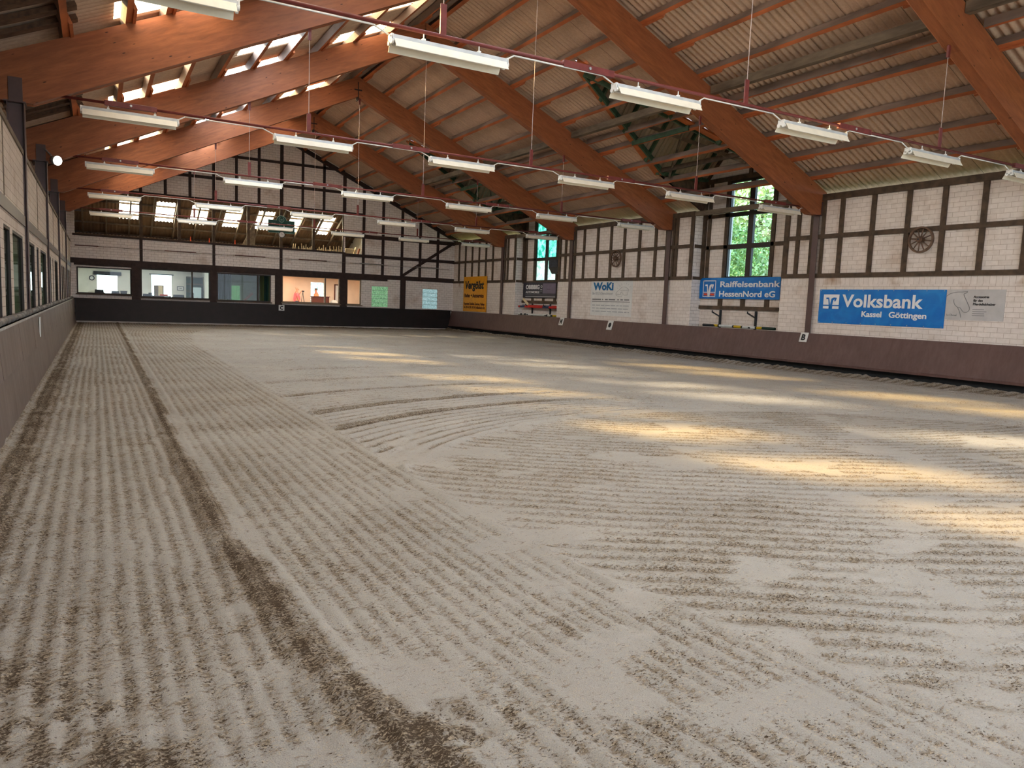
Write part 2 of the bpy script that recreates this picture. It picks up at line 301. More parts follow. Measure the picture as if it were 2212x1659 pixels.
# ------------------------------------------------------------------ mesh helpers
class MB:
    def __init__(s): s.v = []; s.f = []; s.m = []; s.mats = []
    def mi(s, mat):
        if mat not in s.mats: s.mats.append(mat)
        return s.mats.index(mat)
    def add(s, vs, fs, mat):
        k = len(s.v); s.v += [tuple(p) for p in vs]; s.f += [tuple(i+k for i in f) for f in fs]; s.m += [s.mi(mat)]*len(fs)
    def box(s, x0, x1, y0, y1, z0, z1, mat):
        x0, x1 = sorted((x0, x1)); y0, y1 = sorted((y0, y1)); z0, z1 = sorted((z0, z1))
        s.add([(x0, y0, z0), (x1, y0, z0), (x1, y1, z0), (x0, y1, z0), (x0, y0, z1), (x1, y0, z1), (x1, y1, z1), (x0, y1, z1)],
              [(0, 3, 2, 1), (4, 5, 6, 7), (0, 1, 5, 4), (1, 2, 6, 5), (2, 3, 7, 6), (3, 0, 4, 7)], mat)
    def prism(s, pts, ax, a, b, mat):
        """pts = 2D polygon in the other two axes (in order), extruded along axis ax from a to b"""
        n = len(pts); f = lambda p, t: {0: (t, p[0], p[1]), 1: (p[0], t, p[1]), 2: (p[0], p[1], t)}[ax]
        vs = [f(p, a) for p in pts]+[f(p, b) for p in pts]
        s.add(vs, [tuple(range(n)), tuple(range(2*n-1, n-1, -1))]+[(i, (i+1) % n, (i+1) % n+n, i+n) for i in range(n)], mat)
    def tube(s, p, q, r, mat, n=10, r2=None, cap=True):
        p, q = Vector(p), Vector(q); d = (q-p).normalized(); a = d.orthogonal().normalized(); b = d.cross(a); r2 = r if r2 is None else r2
        vs = [p+a*math.cos(t)*r+b*math.sin(t)*r for t in [2*math.pi*i/n for i in range(n)]]+[q+a*math.cos(t)*r2+b*math.sin(t)*r2 for t in [2*math.pi*i/n for i in range(n)]]
        fs = [(i, (i+1) % n, (i+1) % n+n, i+n) for i in range(n)]
        if cap: fs += [tuple(range(n-1, -1, -1)), tuple(range(n, 2*n))]
        s.add(vs, fs, mat)
    def path(s, pts, r, mat, n=8):
        for a, b in zip(pts[:-1], pts[1:]): s.tube(a, b, r, mat, n)
    def beam(s, p, q, w, h, mat, up=(0, 0, 1), mat2=None):
        """rectangular bar from p to q, w across, h along up"""
        p, q = Vector(p), Vector(q); d = (q-p).normalized(); u = Vector(up); u = (u-d*u.dot(d)).normalized(); r = d.cross(u)
        c = [(-w/2, -h/2), (w/2, -h/2), (w/2, h/2), (-w/2, h/2)]
        vs = [p+r*a+u*b for a, b in c]+[q+r*a+u*b for a, b in c]
        s.add(vs, [(0, 1, 2, 3), (7, 6, 5, 4), (1, 5, 6, 2), (2, 6, 7, 3), (3, 7, 4, 0)], mat); s.add(vs, [(0, 4, 5, 1)], mat2 or mat)
    def sphere(s, c, r, mat, n=10, m=7, sc_=(1, 1, 1)):
        vs = []; fs = []
        for j in range(m+1):
            for i in range(n):
                th = math.pi*j/m; ph = 2*math.pi*i/n
                vs.append((c[0]+r*sc_[0]*math.sin(th)*math.cos(ph), c[1]+r*sc_[1]*math.sin(th)*math.sin(ph), c[2]+r*sc_[2]*math.cos(th)))
        for j in range(m):
            for i in range(n): fs.append((j*n+i, (j+1)*n+i, (j+1)*n+(i+1) % n, j*n+(i+1) % n))
        s.add(vs, fs, mat)
    def ring(s, c, r0, r1, ax, a, b, mat, n=36):
        """flat ring / rim with rectangular section, axis ax, from a to b"""
        f = lambda u, v, t: {0: (t, c[1]+u, c[2]+v), 1: (c[0]+u, t, c[2]+v), 2: (c[0]+u, c[1]+v, t)}[ax]
        vs = []; fs = []
        for i in range(n):
            cs, sn = math.cos(2*math.pi*i/n), math.sin(2*math.pi*i/n)
            vs += [f(cs*r0, sn*r0, a), f(cs*r1, sn*r1, a), f(cs*r1, sn*r1, b), f(cs*r0, sn*r0, b)]
        for i in range(n):
            j = (i+1) % n
            for k in range(4): fs.append((i*4+k, i*4+(k+1) % 4, j*4+(k+1) % 4, j*4+k))
        s.add(vs, fs, mat)
    def build(s, name, parent=None, smooth=False, bevel=0, origin=None):
        me = bpy.data.meshes.new(name)
        vs = s.v
        if origin is not None: vs = [(a-origin[0], b-origin[1], c-origin[2]) for a, b, c in vs]
        me.from_pydata(vs, [], s.f)
        for m in s.mats: me.materials.append(M[m] if isinstance(m, str) else m)
        me.polygons.foreach_set('material_index', s.m)
        if smooth: me.polygons.foreach_set('use_smooth', [True]*len(me.polygons))
        me.update(); o = bpy.data.objects.new(name, me); COL.objects.link(o)
        if origin is not None: o.location = origin
        if parent: o.parent = parent
        if bevel:
            bv = o.modifiers.new('bevel', 'BEVEL'); bv.width = bevel; bv.segments = 2; bv.limit_method = 'ANGLE'
        return o
def tag(o, label=None, cat=None, group=None, kind=None):
    if label: o['label'] = label
    if cat: o['category'] = cat
    if group: o['group'] = group
    if kind: o['kind'] = kind
    return o
def struct(o): o['kind'] = 'structure'; return o
def empty(name, loc=(0, 0, 0), rot=(0, 0, 0)):
    o = bpy.data.objects.new(name, None); COL.objects.link(o); o.location = loc; o.rotation_euler = rot; o.empty_display_size = .1; return o
def copy_tree(o, parent=None):
    c = o.copy(); COL.objects.link(c); c.parent = parent
    for ch in list(o.children): copy_tree(ch, c)
    return c
ORD = ['first', 'second', 'third', 'fourth', 'fifth', 'sixth', 'seventh', 'eighth', 'ninth', 'tenth', 'eleventh', 'twelfth', 'thirteenth', 'fourteenth', 'fifteenth', 'sixteenth', 'seventeenth', 'eighteenth', 'nineteenth', 'twentieth', 'twenty-first', 'twenty-second', 'twenty-third', 'twenty-fourth', 'twenty-fifth', 'twenty-sixth', 'twenty-seventh', 'twenty-eighth', 'twenty-ninth', 'thirtieth']

def text_mesh(name, txt, size, width, mat, parent, M4, align='LEFT', bold=0.0, extr=.002, shear=0.0, space=1.0):
    """lettering as a mesh; M4 places its XY plane; width (metres) fits it horizontally"""
    c = bpy.data.curves.new(name, 'FONT'); c.body = txt; c.size = size; c.offset = bold; c.extrude = extr; c.shear = shear; c.align_x = 'LEFT'; c.space_character = space; c.resolution_u = 3
    t = bpy.data.objects.new('tmp', c); COL.objects.link(t)
    dg = bpy.context.evaluated_depsgraph_get(); me = bpy.data.meshes.new_from_object(t.evaluated_get(dg))
    bpy.data.objects.remove(t); bpy.data.curves.remove(c)
    co = np.zeros(len(me.vertices)*3); me.vertices.foreach_get('co', co); co = co.reshape(-1, 3)
    x0, x1 = co[:, 0].min(), co[:, 0].max()
    co[:, 0] -= x0; k = (width/(x1-x0)) if width else 1; co[:, 0] *= k
    if align == 'CENTER': co[:, 0] -= (x1-x0)*k/2
    if align == 'RIGHT': co[:, 0] -= (x1-x0)*k
    me.vertices.foreach_set('co', co.ravel()); me.materials.clear(); me.materials.append(M[mat]); me.name = name
    o = bpy.data.objects.new(name, me); COL.objects.link(o); o.matrix_world = M4
    if parent: o.parent = parent; o.matrix_parent_inverse = Matrix.Identity(4); o.matrix_basis = parent_inv(parent) @ M4
    return o
def parent_inv(p):
    return (Matrix.Translation(p.location) @ p.rotation_euler.to_matrix().to_4x4()).inverted()
# plane on the right wall: text reads towards -y, up z, normal -x
def MR(x, y, z, tilt=0): return Matrix(((0, math.sin(tilt), -math.cos(tilt), x), (-1, 0, 0, y), (0, math.cos(tilt), math.sin(tilt), z), (0, 0, 0, 1)))
def MF(x, y, z, tilt=0): return Matrix(((1, 0, 0, x), (0, math.sin(tilt), -math.cos(tilt), y), (0, math.cos(tilt), math.sin(tilt), z), (0, 0, 0, 1)))

# ------------------------------------------------------------------ key dimensions
FY = lambda k: .544-6.4307*k          # frame planes
YF = .30                              # far wall face
XR = 20.25; XN = 20.72                # right wall face, niche back face
XL = .10                              # left wall face
YB = -45.6                            # wall behind the camera
NICHES = [(-7.2, -11.2), (-20.0, -24.0), (-32.86, -36.86)]
roofz = lambda x: 10.27-.452*abs(x-10)     # underside of the sheets
raft_top = lambda x: 10.05-.452*abs(x-10)
soff = lambda x: 9.34-.475*abs(x-10)

# ------------------------------------------------------------------ floor of raked sand
def build_floor():
    xs = np.arange(.0, 20.13, .025)
    ys = np.concatenate([np.arange(-47, -40.1, .25), np.arange(-40.1, -20, .025), np.arange(-20, .34, .045)])
    X, Y = np.meshgrid(xs, ys); nx, ny = len(xs), len(ys)
    def vnoise(scale, seed):
        r = np.random.default_rng(seed); gx = (X*scale)+7; gy = (Y*scale)+2000; ix = gx.astype(int) % 512; iy = gy.astype(int) % 512
        fx = gx-np.floor(gx); fy = gy-np.floor(gy); fx = fx*fx*(3-2*fx); fy = fy*fy*(3-2*fy); T = r.random((513, 513))
        return (T[iy, ix]*(1-fx)+T[iy, ix+1]*fx)*(1-fy)+(T[iy+1, ix]*(1-fx)+T[iy+1, ix+1]*fx)*fy
    n1, n2, n3, n4 = vnoise(1.3, 1), vnoise(4.0, 2), vnoise(14, 3), vnoise(.5, 4)
    g = lambda d, w: np.exp(-(d/w)**2)
    wob = (n1-.5)*.05+(n2-.5)*.02
    ridge = np.interp(Y, [-40.5, -39.5, -38.9, -38.4, -37.5, -36.5, -35.2, -32.9, -28, -21, -3], [2.7, 2.4, 2.25, 2.15, 2.05, 1.98, 1.95, 1.94, 2.02, 2.03, 2.12])+wob
    bd = np.interp(Y, [-40.5, -39.1, -38.4, -37.7, -36.7, -35, -31.7, -27, -15, -11.9, -10.3], [4.7, 4.185, 3.98, 3.86, 3.78, 3.735, 3.75, 3.78, 3.95, 4.27, 4.35])+wob*.5
    bdf = np.interp(Y, [-10.3, -8.5, -6.42, -5.2, -4.4, -4.0], [4.35, 4.6, 5.23, 6.1, 7.1, 9.5])
    bd = np.where(Y > -10.3, bdf, bd)
    bd = np.where(Y > -4.0, 60, bd)
    rows = lambda d, p: np.sin(2*np.pi*d/p)
    H = np.zeros_like(X); loose = np.zeros_like(X)
    amp = .007*(.45+.9*n2)*np.clip(1.25-1.1*np.abs(n4-.35), .2, 1)
    tr1 = X < ridge; tr2 = (X >= ridge) & (X < bd); inn = X >= bd
    w1 = rows(X+wob*.6, .105); H += np.where(tr1, amp*w1, 0); loose += np.where(tr1, .30*(w1 < -.1)+.12, 0)
    w2 = rows(X-.25*(bd-3.8)+wob*.5, .115); H += np.where(tr2, amp*.9*w2, 0); loose += np.where(tr2, .24*(w2 < -.2)+.14, 0)
    r1 = np.hypot(X-9.0, Y+38.45)+wob*.8
    r2 = np.hypot(X-14.5, Y+22)+wob
    c1 = inn & (r1 > 6.5); c2 = inn & (r1 <= 6.5)
    w3 = rows(r1, .21); fade = 1.0
    H += np.where(c1, .019*w3*fade*(.5+.8*n2), 0); loose += np.where(c1, .55*np.clip(-w3-.1, 0, 1)+.06, 0)
    w4 = rows(r2, .19); H += np.where(c2, amp*1.0*w4, 0); loose += np.where(c2, .26*(w4 < -.1)+.16, 0)
    lim = np.clip((10.5-X)/3.0, 0, 1)
    for rr, ww, s in ((8.2, .16, 1), (9.3, .13, 1), (10.9, .12, .7), (12.7, .11, .55), (14.8, .1, .4)):
        e = g(r1-rr, ww)*lim*s*c1; H += .012*e; loose += .55*e
    e = g(r1-6.53, .07)*(X < 11.5)*inn*lim; H += .022*e; loose -= .3*e
    e = g(X-bd, .07)*(Y < -4); H += .018*e; loose -= .25*e
    wr = np.interp(Y, [-39, -36, -30], [.14, .09, .06]); e = g(X-ridge+.09, wr); H += .028*e*(.7+.6*n3); loose += .62*e*(.6+.8*n2); keep = 1-np.clip(2*e, 0, 1)
    e = g(X-ridge-.06, .05); H += .012*e; loose -= .3*e
    # loose strip along the left board, bank of sand along the right board, heap at the far board
    e = g(X-.47, .12); loose += .7*e*(.5+n2); H += .01*e
    H += .12*np.clip((.34-X)/.2, 0, 1)+.02*(n3-.5)*(X < .8)
    H += (.09+.03*n2+.02*n3)*g(X-19.70-.05*n1, .15)+.17*np.clip((X-19.78)/.3, 0, 1)*.2
    loose += .35*g(X-19.6, .25)
    H += .05*g(Y+.30, .2)*(.5+n2); loose += .3*g(Y+.5, .4)
    # faint broad bands between passes of the harrow in the far half
    e = g(r1-18.5, .25)+g(r1-22.6, .25); loose -= .2*e*inn
    # trodden smooth patches near the right and in front
    pat = np.clip((vnoise(2.6, 9)-.66)*7, 0, 1)*((X > 3.4) | (Y < -37.2))*(Y < -32.5)*keep
    H *= 1-.85*pat; loose *= 1-pat; loose -= .25*pat
    # churned patches next to the camera
    ch = np.clip((vnoise(1.7, 12)-.5)*4, 0, 1)*np.clip((-36.6-Y)/1.6, 0, 1)*(X < 3.3)
    loose += .5*ch*(n3 > .35)*(vnoise(6, 17) > .42); H += .014*ch*(n3-.4)
    H += (n3-.5)*.006+(n1-.5)*.012
    H += .010*np.clip(vnoise(34, 21)-.5, 0, 1)*(loose > .35)*2.0
    loose = np.clip(loose+(n1-.5)*.25, 0, 1)
    co = np.stack([X, Y, H-.01], -1).reshape(-1, 3)
    me = bpy.data.meshes.new('floor'); me.vertices.add(nx*ny); me.vertices.foreach_set('co', co.ravel())
    idx = (np.arange(ny-1)[:, None]*nx+np.arange(nx-1)[None, :]).ravel()
    q = np.stack([idx, idx+1, idx+nx+1, idx+nx], -1).ravel(); nf = len(idx)
    me.loops.add(nf*4); me.polygons.add(nf); me.loops.foreach_set('vertex_index', q)
    me.polygons.foreach_set('loop_start', np.arange(nf)*4); me.polygons.foreach_set('loop_total', np.full(nf, 4))
    me.polygons.foreach_set('use_smooth', np.ones(nf, bool))
    me.update(calc_edges=True); a = me.attributes.new('loose', 'FLOAT', 'POINT'); a.data.foreach_set('value', loose.ravel().astype(np.float32))
    me.materials.append(M['sand']); o = bpy.data.objects.new('floor', me); COL.objects.link(o); struct(o); o['surveyed'] = 1
build_floor()

# ------------------------------------------------------------------ walls
def clip_poly(poly, f):
    out = []
    for i in range(len(poly)):
        a, b = poly[i], poly[(i+1) % len(poly)]; fa, fb = f(a), f(b)
        if fa >= 0: out.append(a)
        if (fa >= 0) != (fb >= 0):
            t = fa/(fa-fb); out.append((a[0]+(b[0]-a[0])*t, a[1]+(b[1]-a[1])*t))
    return out
def wall(mb, ax, face, thick, u0, u1, z0, z1, holes, mat, top=None, extra_u=()):
    """wall plane; ax=1: lies along X at y=face; ax=0: along Y at x=face. holes=(u0,u1,z0,z1)"""
    us = sorted({u0, u1, *extra_u, *[h[0] for h in holes], *[h[1] for h in holes]}); zs = sorted({z0, z1, *[h[2] for h in holes], *[h[3] for h in holes]})
    us = [u for u in us if u0 <= u <= u1]; zs = [z for z in zs if z0 <= z <= z1]
    for a, b in zip(us[:-1], us[1:]):
        # merge vertical runs
        run = None; cells = []
        for c, d in zip(zs[:-1], zs[1:]):
            mu, mz = (a+b)/2, (c+d)/2
            if any(h[0] < mu < h[1] and h[2] < mz < h[3] for h in holes): run = None; continue
            if run: run[1] = d
            else: run = [c, d]; cells.append(run)
        for c, d in cells:
            poly = [(a, c), (b, c), (b, d), (a, d)]
            if top:
                poly = clip_poly(poly, lambda p: top(p[0])-p[1])
                if len(poly) < 3: continue
            mb.prism(poly, ax, face, face+thick, mat)
# --- far wall
WIN = [(.34, 2.70, 1.40, 2.69), (3.10, 6.34, 1.32, 2.76), (6.67, 9.42, 1.29, 2.75), (10.0, 13.2, 1.32, 2.80), (13.6, 14.45, 1.32, 2.77)]
BLK = [(15.07, 16.06, 1.25, 2.44), (18.23, 19.2, 1.24, 2.42)]
OPEN = (.30, 13.38, 4.22, 6.42); OPEN2 = (13.47, 14.48, 4.19, 5.25)
far = MB()
wall(far, 1, YF, .24, -.6, 20.9, 0, 10.2, WIN+BLK+[OPEN, OPEN2], 'brick_x', top=lambda x: roofz(x)-.02, extra_u=(10,))
wall_far = struct(far.build('wall_far'))
tb = MB(); D = .03
def tf(x0, x1, z0, z1, mat='timber_dk', d=D): tb.box(x0, x1, YF-d-.0007*((round(x0*37)+round(z0*53)) % 9), YF+.02, z0, z1, mat)
rz = lambda x: roofz(x)-.12
for x0, x1 in ((3.08, 3.22), (6.46, 6.6), (9.86, 10.03), (13.30, 13.48)): tf(x0, x1, 6.42, rz((x0+x1)/2)-.1, d=.05)
for x in (4.26, 5.40, 7.64, 8.78, 11.07, 12.24): tf(x-.07, x+.07, 6.42, rz(x)-.1)
for x in (14.53, 15.69, 16.86, 18.0, 19.14): tf(x-.08, x+.08, 3.1, rz(x)-.12)
for x0, x1 in ((3.07, 3.21), (6.46, 6.59), (9.86, 10.01), (13.3, 13.49)): tf(x0, x1, 3.1, 4.25, d=.04)
tf(-.1, 20.25, 2.86, 3.10, d=.05)                       # girt
tf(.2, 13.4, 4.16, 4.26, d=.05); tf(13.4, 20.25, 4.02, 4.2); tf(13.4, 20.25, 5.10, 5.32); tf(.2, 14.6, 6.40, 6.50, d=.04)
tf(4.2, 16, 7.47, 7.62); tf(6.5, 13.4, 8.68, 8.82)
for x0, x1 in ((2.70, 3.10), (6.34, 6.67), (9.62, 10.0), (13.2, 13.6), (16.8, 17.12)): tf(x0, x1, 1.15, 2.9, d=.06)
tf(.24, 16, 2.76, 2.88, d=.04)
tb.beam((16.9, YF-.03, 3.12), (20.0, YF-.03, 5.15), .04, .16, 'timber_dk', up=(-.5, 0, .8))
for s in (-1, 1):                                       # dark bargeboard under the roof
    tb.beam((10, YF-.08, 10.07), (10+s*10.4, YF-.08, 10.07-10.4*.452), .1, .22, 'timber_dk')
tb.build('timber_frame', wall_far)
# white strips standing in for daylight slits above the right bargeboard
bt = MB()
for i in range(7):
    a, b = 11.1+i*1.22, 12.0+i*1.22
    bt.beam((a, YF-.2, roofz(a)-.07), (b, YF-.2, roofz(b)-.07), .02, .03, 'white')
bt.build('painted_daylight_slit', wall_far)
# glass and frames of the office windows
wn = 0
def window_unit(x0, x1, z0, z1, mull, fmat, gmat, y=YF+.10, fw=.06):
    global wn; wn += 1
    mb = MB(); 
    for a, b, c, d in ((x0, x1, z0, z0+fw), (x0, x1, z1-fw, z1), (x0, x0+fw, z0+fw, z1-fw), (x1-fw, x1, z0+fw, z1-fw)): mb.box(a, b, y-.06, y+.04, c, d, fmat)
    for m_ in mull: mb.box(m_-.04, m_+.04, y-.06, y+.04, z0+fw, z1-fw, fmat)
    mb.box(x0-.05, x1+.05, YF-.09, YF+.06, z0-.05, z0, fmat if fmat == 'frame_lt' else 'timber')
    o = struct(mb.build('window_%d' % wn)); g = MB(); g.box(x0+fw, x1-fw, y-.012, y-.004, z0+fw, z1-fw, gmat); g.build('pane', o); return o
window_unit(*WIN[0], [], 'frame_dk', 'glass'); window_unit(*WIN[1], [5.48], 'frame_dk', 'glass')
window_unit(*WIN[2], [8.75], 'frame_dk', 'glass_green'); window_unit(*WIN[3], [12.38], 'frame_lt', 'glass'); window_unit(*WIN[4], [], 'frame_lt', 'glass')
for (x0, x1, z0, z1), gm in zip(BLK, ('block_green', 'block_blue')):
    wn += 1; mb = MB(); mb.box(x0, x1, YF+.08, YF+.14, z0, z1, 'grey_steel')
    o = struct(mb.build('window_%d' % wn)); g = MB()
    nx_, nz_ = 4, 5 if gm == 'block_green' else 5
    for i in range(nx_):
        for j in range(nz_):
            a, c = x0+(x1-x0)*i/nx_, z0+(z1-z0)*j/nz_
            g.box(a+.012, a+(x1-x0)/nx_-.012, YF+.03, YF+.19, c+.012, c+(z1-z0)/nz_-.012, gm)
    g.build('glass_block', o, bevel=.01)

# --- right wall
rw = MB(); segs = [(YF, NICHES[0][0]), (NICHES[0][1], NICHES[1][0]), (NICHES[1][1], NICHES[2][0]), (NICHES[2][1], YB)]
for a, b in segs:
    wall(rw, 0, XR, .3, b, a, 0, 5.3, [], 'brick_y')
    for y, s_ in ((a, -1), (b, 1)):
        if y not in (YF, YB): rw.box(XR-.02, XR+.3, y-s_*.012, y, 0, 5.3, 'brick_x')
    lo = (b, a)
    rw.box(XR-.02, XR, b-(.22 if a < YF-1 or True else 0)*0, a, 0, 2.64, 'brick_y'); rw.box(XR-.02, XR+.0, b, a, 2.64, 2.845, 'soldier')
for a, b in NICHES:
    top = lambda y, c=(a+b)/2: 8.62-1.1*abs(y-c)
    wall(rw, 0, XN, .2, b, a, 0, 8.7, [((a+b)/2-1.06, (a+b)/2+.86, 2.93, 6.3)], 'brick_y', top=top, extra_u=((a+b)/2,))
    for y in (a, b): 
        s = 1 if y == a else -1
        rw.box(XR+.304, XN+.1, y, y+s*.2, 0, 5.3, 'brick_x')
wall_right = struct(rw.build('wall_right'))
tb = MB()
def tr(y0, y1, z0, z1, mat='timber', x=XR-.02, d=.035): tb.box(x-d, x+.03, y0, y1, z0, z1, mat)
posts = {0: [-.46, -1.31, -2.18, -3.04, -3.87, -4.69], 1: [-6.35], 2: [-11.75, -13.19, -14.18, -15.12, -16.01, -16.97, -17.93], 3: [-19.1],
         4: [-24.5, -25.97, -26.95, -27.96, -28.9, -29.87, -30.85], 5: [-31.9], 6: [-37.4, -38.5, -39.5, -40.5, -41.5, -42.5, -43.5]}
for k, l in posts.items():
    for y in l: tr(y-.065, y+.065, 2.97, 5.18)
for k in range(7): 
    for s in (.19, -.19):
        tr(FY(k)+s-.05, FY(k)+s+.05, 2.97, 5.18) if k else None
for a, b in segs:
    tr(a, b, 5.14, 5.32, d=.06); tr(a, b, 4.01, 4.14, d=.041); tr(a, b, 2.845, 2.975, d=.045)
for a, b in NICHES:
    for y, s in ((a, 1), (b, -1)):
        tr(y-.0, y+s*.16, 2.9, 5.32, d=.05)
        tb.box(XR, XN, y-s*.03, y+.0, 2.86, 2.97, 'timber'); tb.box(XR, XN, y-s*.03, y, 4.0, 4.13, 'timber'); tb.box(XN-.12, XN, y-s*.1, y, 2.9, 6.4, 'timber')
    tb.box(XR-.06, XR+.06, b, a, 5.14, 5.30, 'rough_w')
    c = (a+b)/2
    T = lambda y0, y1, z0, z1, d=.05: tb.box(XN-d, XN+.02, y0, y1, z0, z1, 'timber')
    T(a, b, 2.80, 2.93); 
    for y0, y1 in ((a-.05, c+.86), (c-1.06, b+.05)): T(y0, y1, 3.95, 4.08); T(y0, y1, 5.06, 5.18)
    T(a, b, 6.3, 6.46); T(c-.07, c+.07, 6.46, 8.45)
    for y in (c+.93, c-1.13, c+1.75, c-1.75): T(y-.07, y+.07, 2.93, 6.3)
    for y in (c+1.0, c-.04, c-1.07): T(y-.09, y+.09, 1.9, 2.85)
    T(a, b, 1.8, 1.93, .07)
    for s in (-1, 1): tb.beam((XN-.05, c, 8.66), (XN-.05, c+s*2.05, 6.42), .1, .16, 'timber')
tb.build('timber_frame', wall_right)
# niche windows
for ni, (a, b) in enumerate(NICHES):
    wn += 1; c = (a+b)/2; mb = MB(); X = XN+.05
    y0, y1 = c-1.06, c+.86
    rowsz = [(2.93, 3.97), (4.05, 5.09), (5.15, 6.3)]
    for u0, u1 in ((y0, y0+.05), (c-.24, c-.02), (y1-.05, y1)): mb.box(X-.06, X+.04, u0, u1, 2.93, 6.3, 'frame_dk')
    for u0, u1 in ((y0+.05, c-.24), (c-.02, y1-.05)):
        for z0, z1 in ((2.93, 2.97), (3.93, 4.09), (5.05, 5.19), (6.22, 6.3)): mb.box(X-.06, X+.04, u0, u1, z0, z1, 'frame_dk')
    o = struct(mb.build('window_%d' % wn)); g = MB()
    for u0, u1 in ((y0+.05, c-.24), (c-.02, y1-.05)):
        for i, (z0, z1) in enumerate(rowsz):
            gm = 'glass_dusty' if ni else ('milk_glass' if i == 0 else 'teal_glass')
            g.box(X-.005, X+.003, u0, u1, z0, z1, gm)
    g.build('pane', o)

# --- left wall: piers and windows below, cream panels above, dark planks up to the eaves
lw = MB()
bay_posts = []
PIERS = [(-28.2, -27.8), (-27.1, -26.75), (-25.5, -24.45), (-23.1, -22.6), (-22.2, -21.65), (-20.45, -20.0)]
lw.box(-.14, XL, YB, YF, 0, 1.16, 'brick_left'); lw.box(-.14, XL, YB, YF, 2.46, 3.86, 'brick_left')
LW = []
ylist = []
for k in range(0, 7):
    y1, y0 = FY(k)-.28, FY(k+1)+.28
    if k == 4: g_ = [(y0, -29.6), (-29.3, -28.96), (-28.58, -27.73), (-27.40, -25.67)]
    elif k == 3: g_ = [(-24.75, -23.05), (-22.5, -21.9), (-21.3, -19.25)]
    elif k == 2: g_ = [(-18.35, -17.1), (-16.3, -15.9), (-15.1, -13.2)]
    else: 
        n = 4; st = (y1-y0)/n; g_ = [(y0+i*st+.2, y0+(i+1)*st-.18) for i in range(n)]
    LW += g_
LW = sorted((max(a, YB+.2), b) for a, b in LW if b > YB+.6)
prev = YB
for a, b in LW+[(YF, YF)]:
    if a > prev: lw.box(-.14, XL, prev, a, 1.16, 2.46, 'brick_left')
    prev = b
wall_left = struct(lw.build('wall_left'))
tb = MB()
tb.box(.0, XL+.02, YB, YF, 2.65, 2.82, 'steel_brown'); tb.box(-.17, XL+.02, YB, YF, 3.84, 3.92, 'rough_w')
for k in range(0, 7): tb.box(XL-.02, XL+.02, FY(k)-.06, FY(k)+.06, 1.16, 3.84, 'steel_brown')
for k in range(0, 7):
    y = (FY(k)+FY(k+1))/2; tb.box(XL, XL+.008, y-.03, y+.03, 2.82, 3.85, 'rough_w')
tb.build('timber_frame', wall_left)
sl = MB(); sl.box(XL-.1, XL+.12, YB, YF, 1.14, 1.17, 'concrete'); sl.build('window_sill', wall_left)
for i, (a, b) in enumerate(LW):
    wn += 1; mb = MB(); X = XL-.035
    for c in ((a, a+.04), (b-.04, b)): mb.box(X-.03, X+.03, c[0], c[1], 1.17, 2.46, 'frame_dk')
    mb.box(X-.03, X+.03, a, b, 1.17, 1.21, 'frame_dk'); mb.box(X-.03, X+.03, a, b, 2.42, 2.46, 'frame_dk')
    o = struct(mb.build('window_%d' % wn)); g = MB(); g.box(X-.004, X+.004, a+.04, b-.04, 1.21, 2.42, 'glass_green'); g.build('pane', o)
# corridor behind the left windows
cr = MB(); cr.box(-2.9, -2.7, YB, YF, 0, 2.9, 'plaster_g'); cr.box(-2.9, -.15, YB, YF, 2.9, 3.0, 'plaster_g'); cr.box(-2.9, -.15, YB, YF, -.1, .3, 'concrete')
cr.box(-2.9, -.15, YB-.1, YB, 0, 3, 'plaster_g'); cr.box(-2.9, -.15, YF-.1, YF, 0, 3, 'plaster_g')
struct(cr.build('wall_corridor'))
for i, y in enumerate((-26.0, -21.5)):
    wn += 1; mb = MB(); mb.box(-2.69, -2.66, y-.5, y+.5, 1.4, 2.3, 'glow_blind'); struct(mb.build('window_%d' % wn))
# outer plank wall up to the eaves, left
ev = MB(); ev.box(-1.0, -.9, YB, YF+.3, 2.9, 5.26, 'eave_dk'); ev.box(-1.0, -.14, YB, YF, 3.02, 3.07, 'eave_dk')
for z in np.arange(3.3, 5.3, .28): ev.box(-.9, -.87, YB, YF, z, z+.22, 'eave_dk')
struct(ev.build('wall_eaves'))

# --- rear wall behind the camera, its wide glazed opening made up around the fill light
rb = MB(); wall(rb, 1, YB-.25, .25, -1, 21, 0, 10.2, [(2.4, 17.6, .8, 5.4)], 'brick_x', top=lambda x: roofz(x)-.02, extra_u=(10,))
struct(rb.build('wall_rear'))
wn += 1; mb = MB()
for x in np.linspace(2.4, 17.6, 9): mb.box(x-.05, x+.05, YB-.2, YB-.1, .8, 5.4, 'frame_dk')
for z in (.8, 3.1, 5.35): mb.box(2.4, 17.6, YB-.2, YB-.1, z-.04, z+.04, 'frame_dk')
o = struct(mb.build('window_%d' % wn)); g = MB(); g.box(2.4, 17.6, YB-.16, YB-.15, .8, 5.4, 'glass'); g.build('pane', o)

# ------------------------------------------------------------------ kickboards
kb = MB()
def board(mb, ax, top, bot, t, a, b, mat, zt, zb_):
    """slanted board; top/bot = coordinate of the face at top and bottom, thickness t away from the arena"""
    mb.prism([(top, zt), (bot, zb_), (bot+t, zb_), (top+t, zt)], ax, a, b, mat)
# right board
o = MB(); board(o, 1, 20.08, 19.82, .05, YB, .05, 'kick_r', 1.165, .27); o.box(20.08, XR, YB, .2, 1.13, 1.165, 'kick_r')
kr = struct(o.build('baseboard_right'))
o2 = MB(); o2.box(20.02, 20.1, YB, .2, -.1, .5, 'gap_black'); o2.build('gap_shade_strip', kr)
o3 = MB(); o3.prism([(19.80, .26), (19.80, .33), (19.835, .33), (19.835, .26)], 1, YB, .05, 'kick_r'); o3.build('lower_rail', kr)
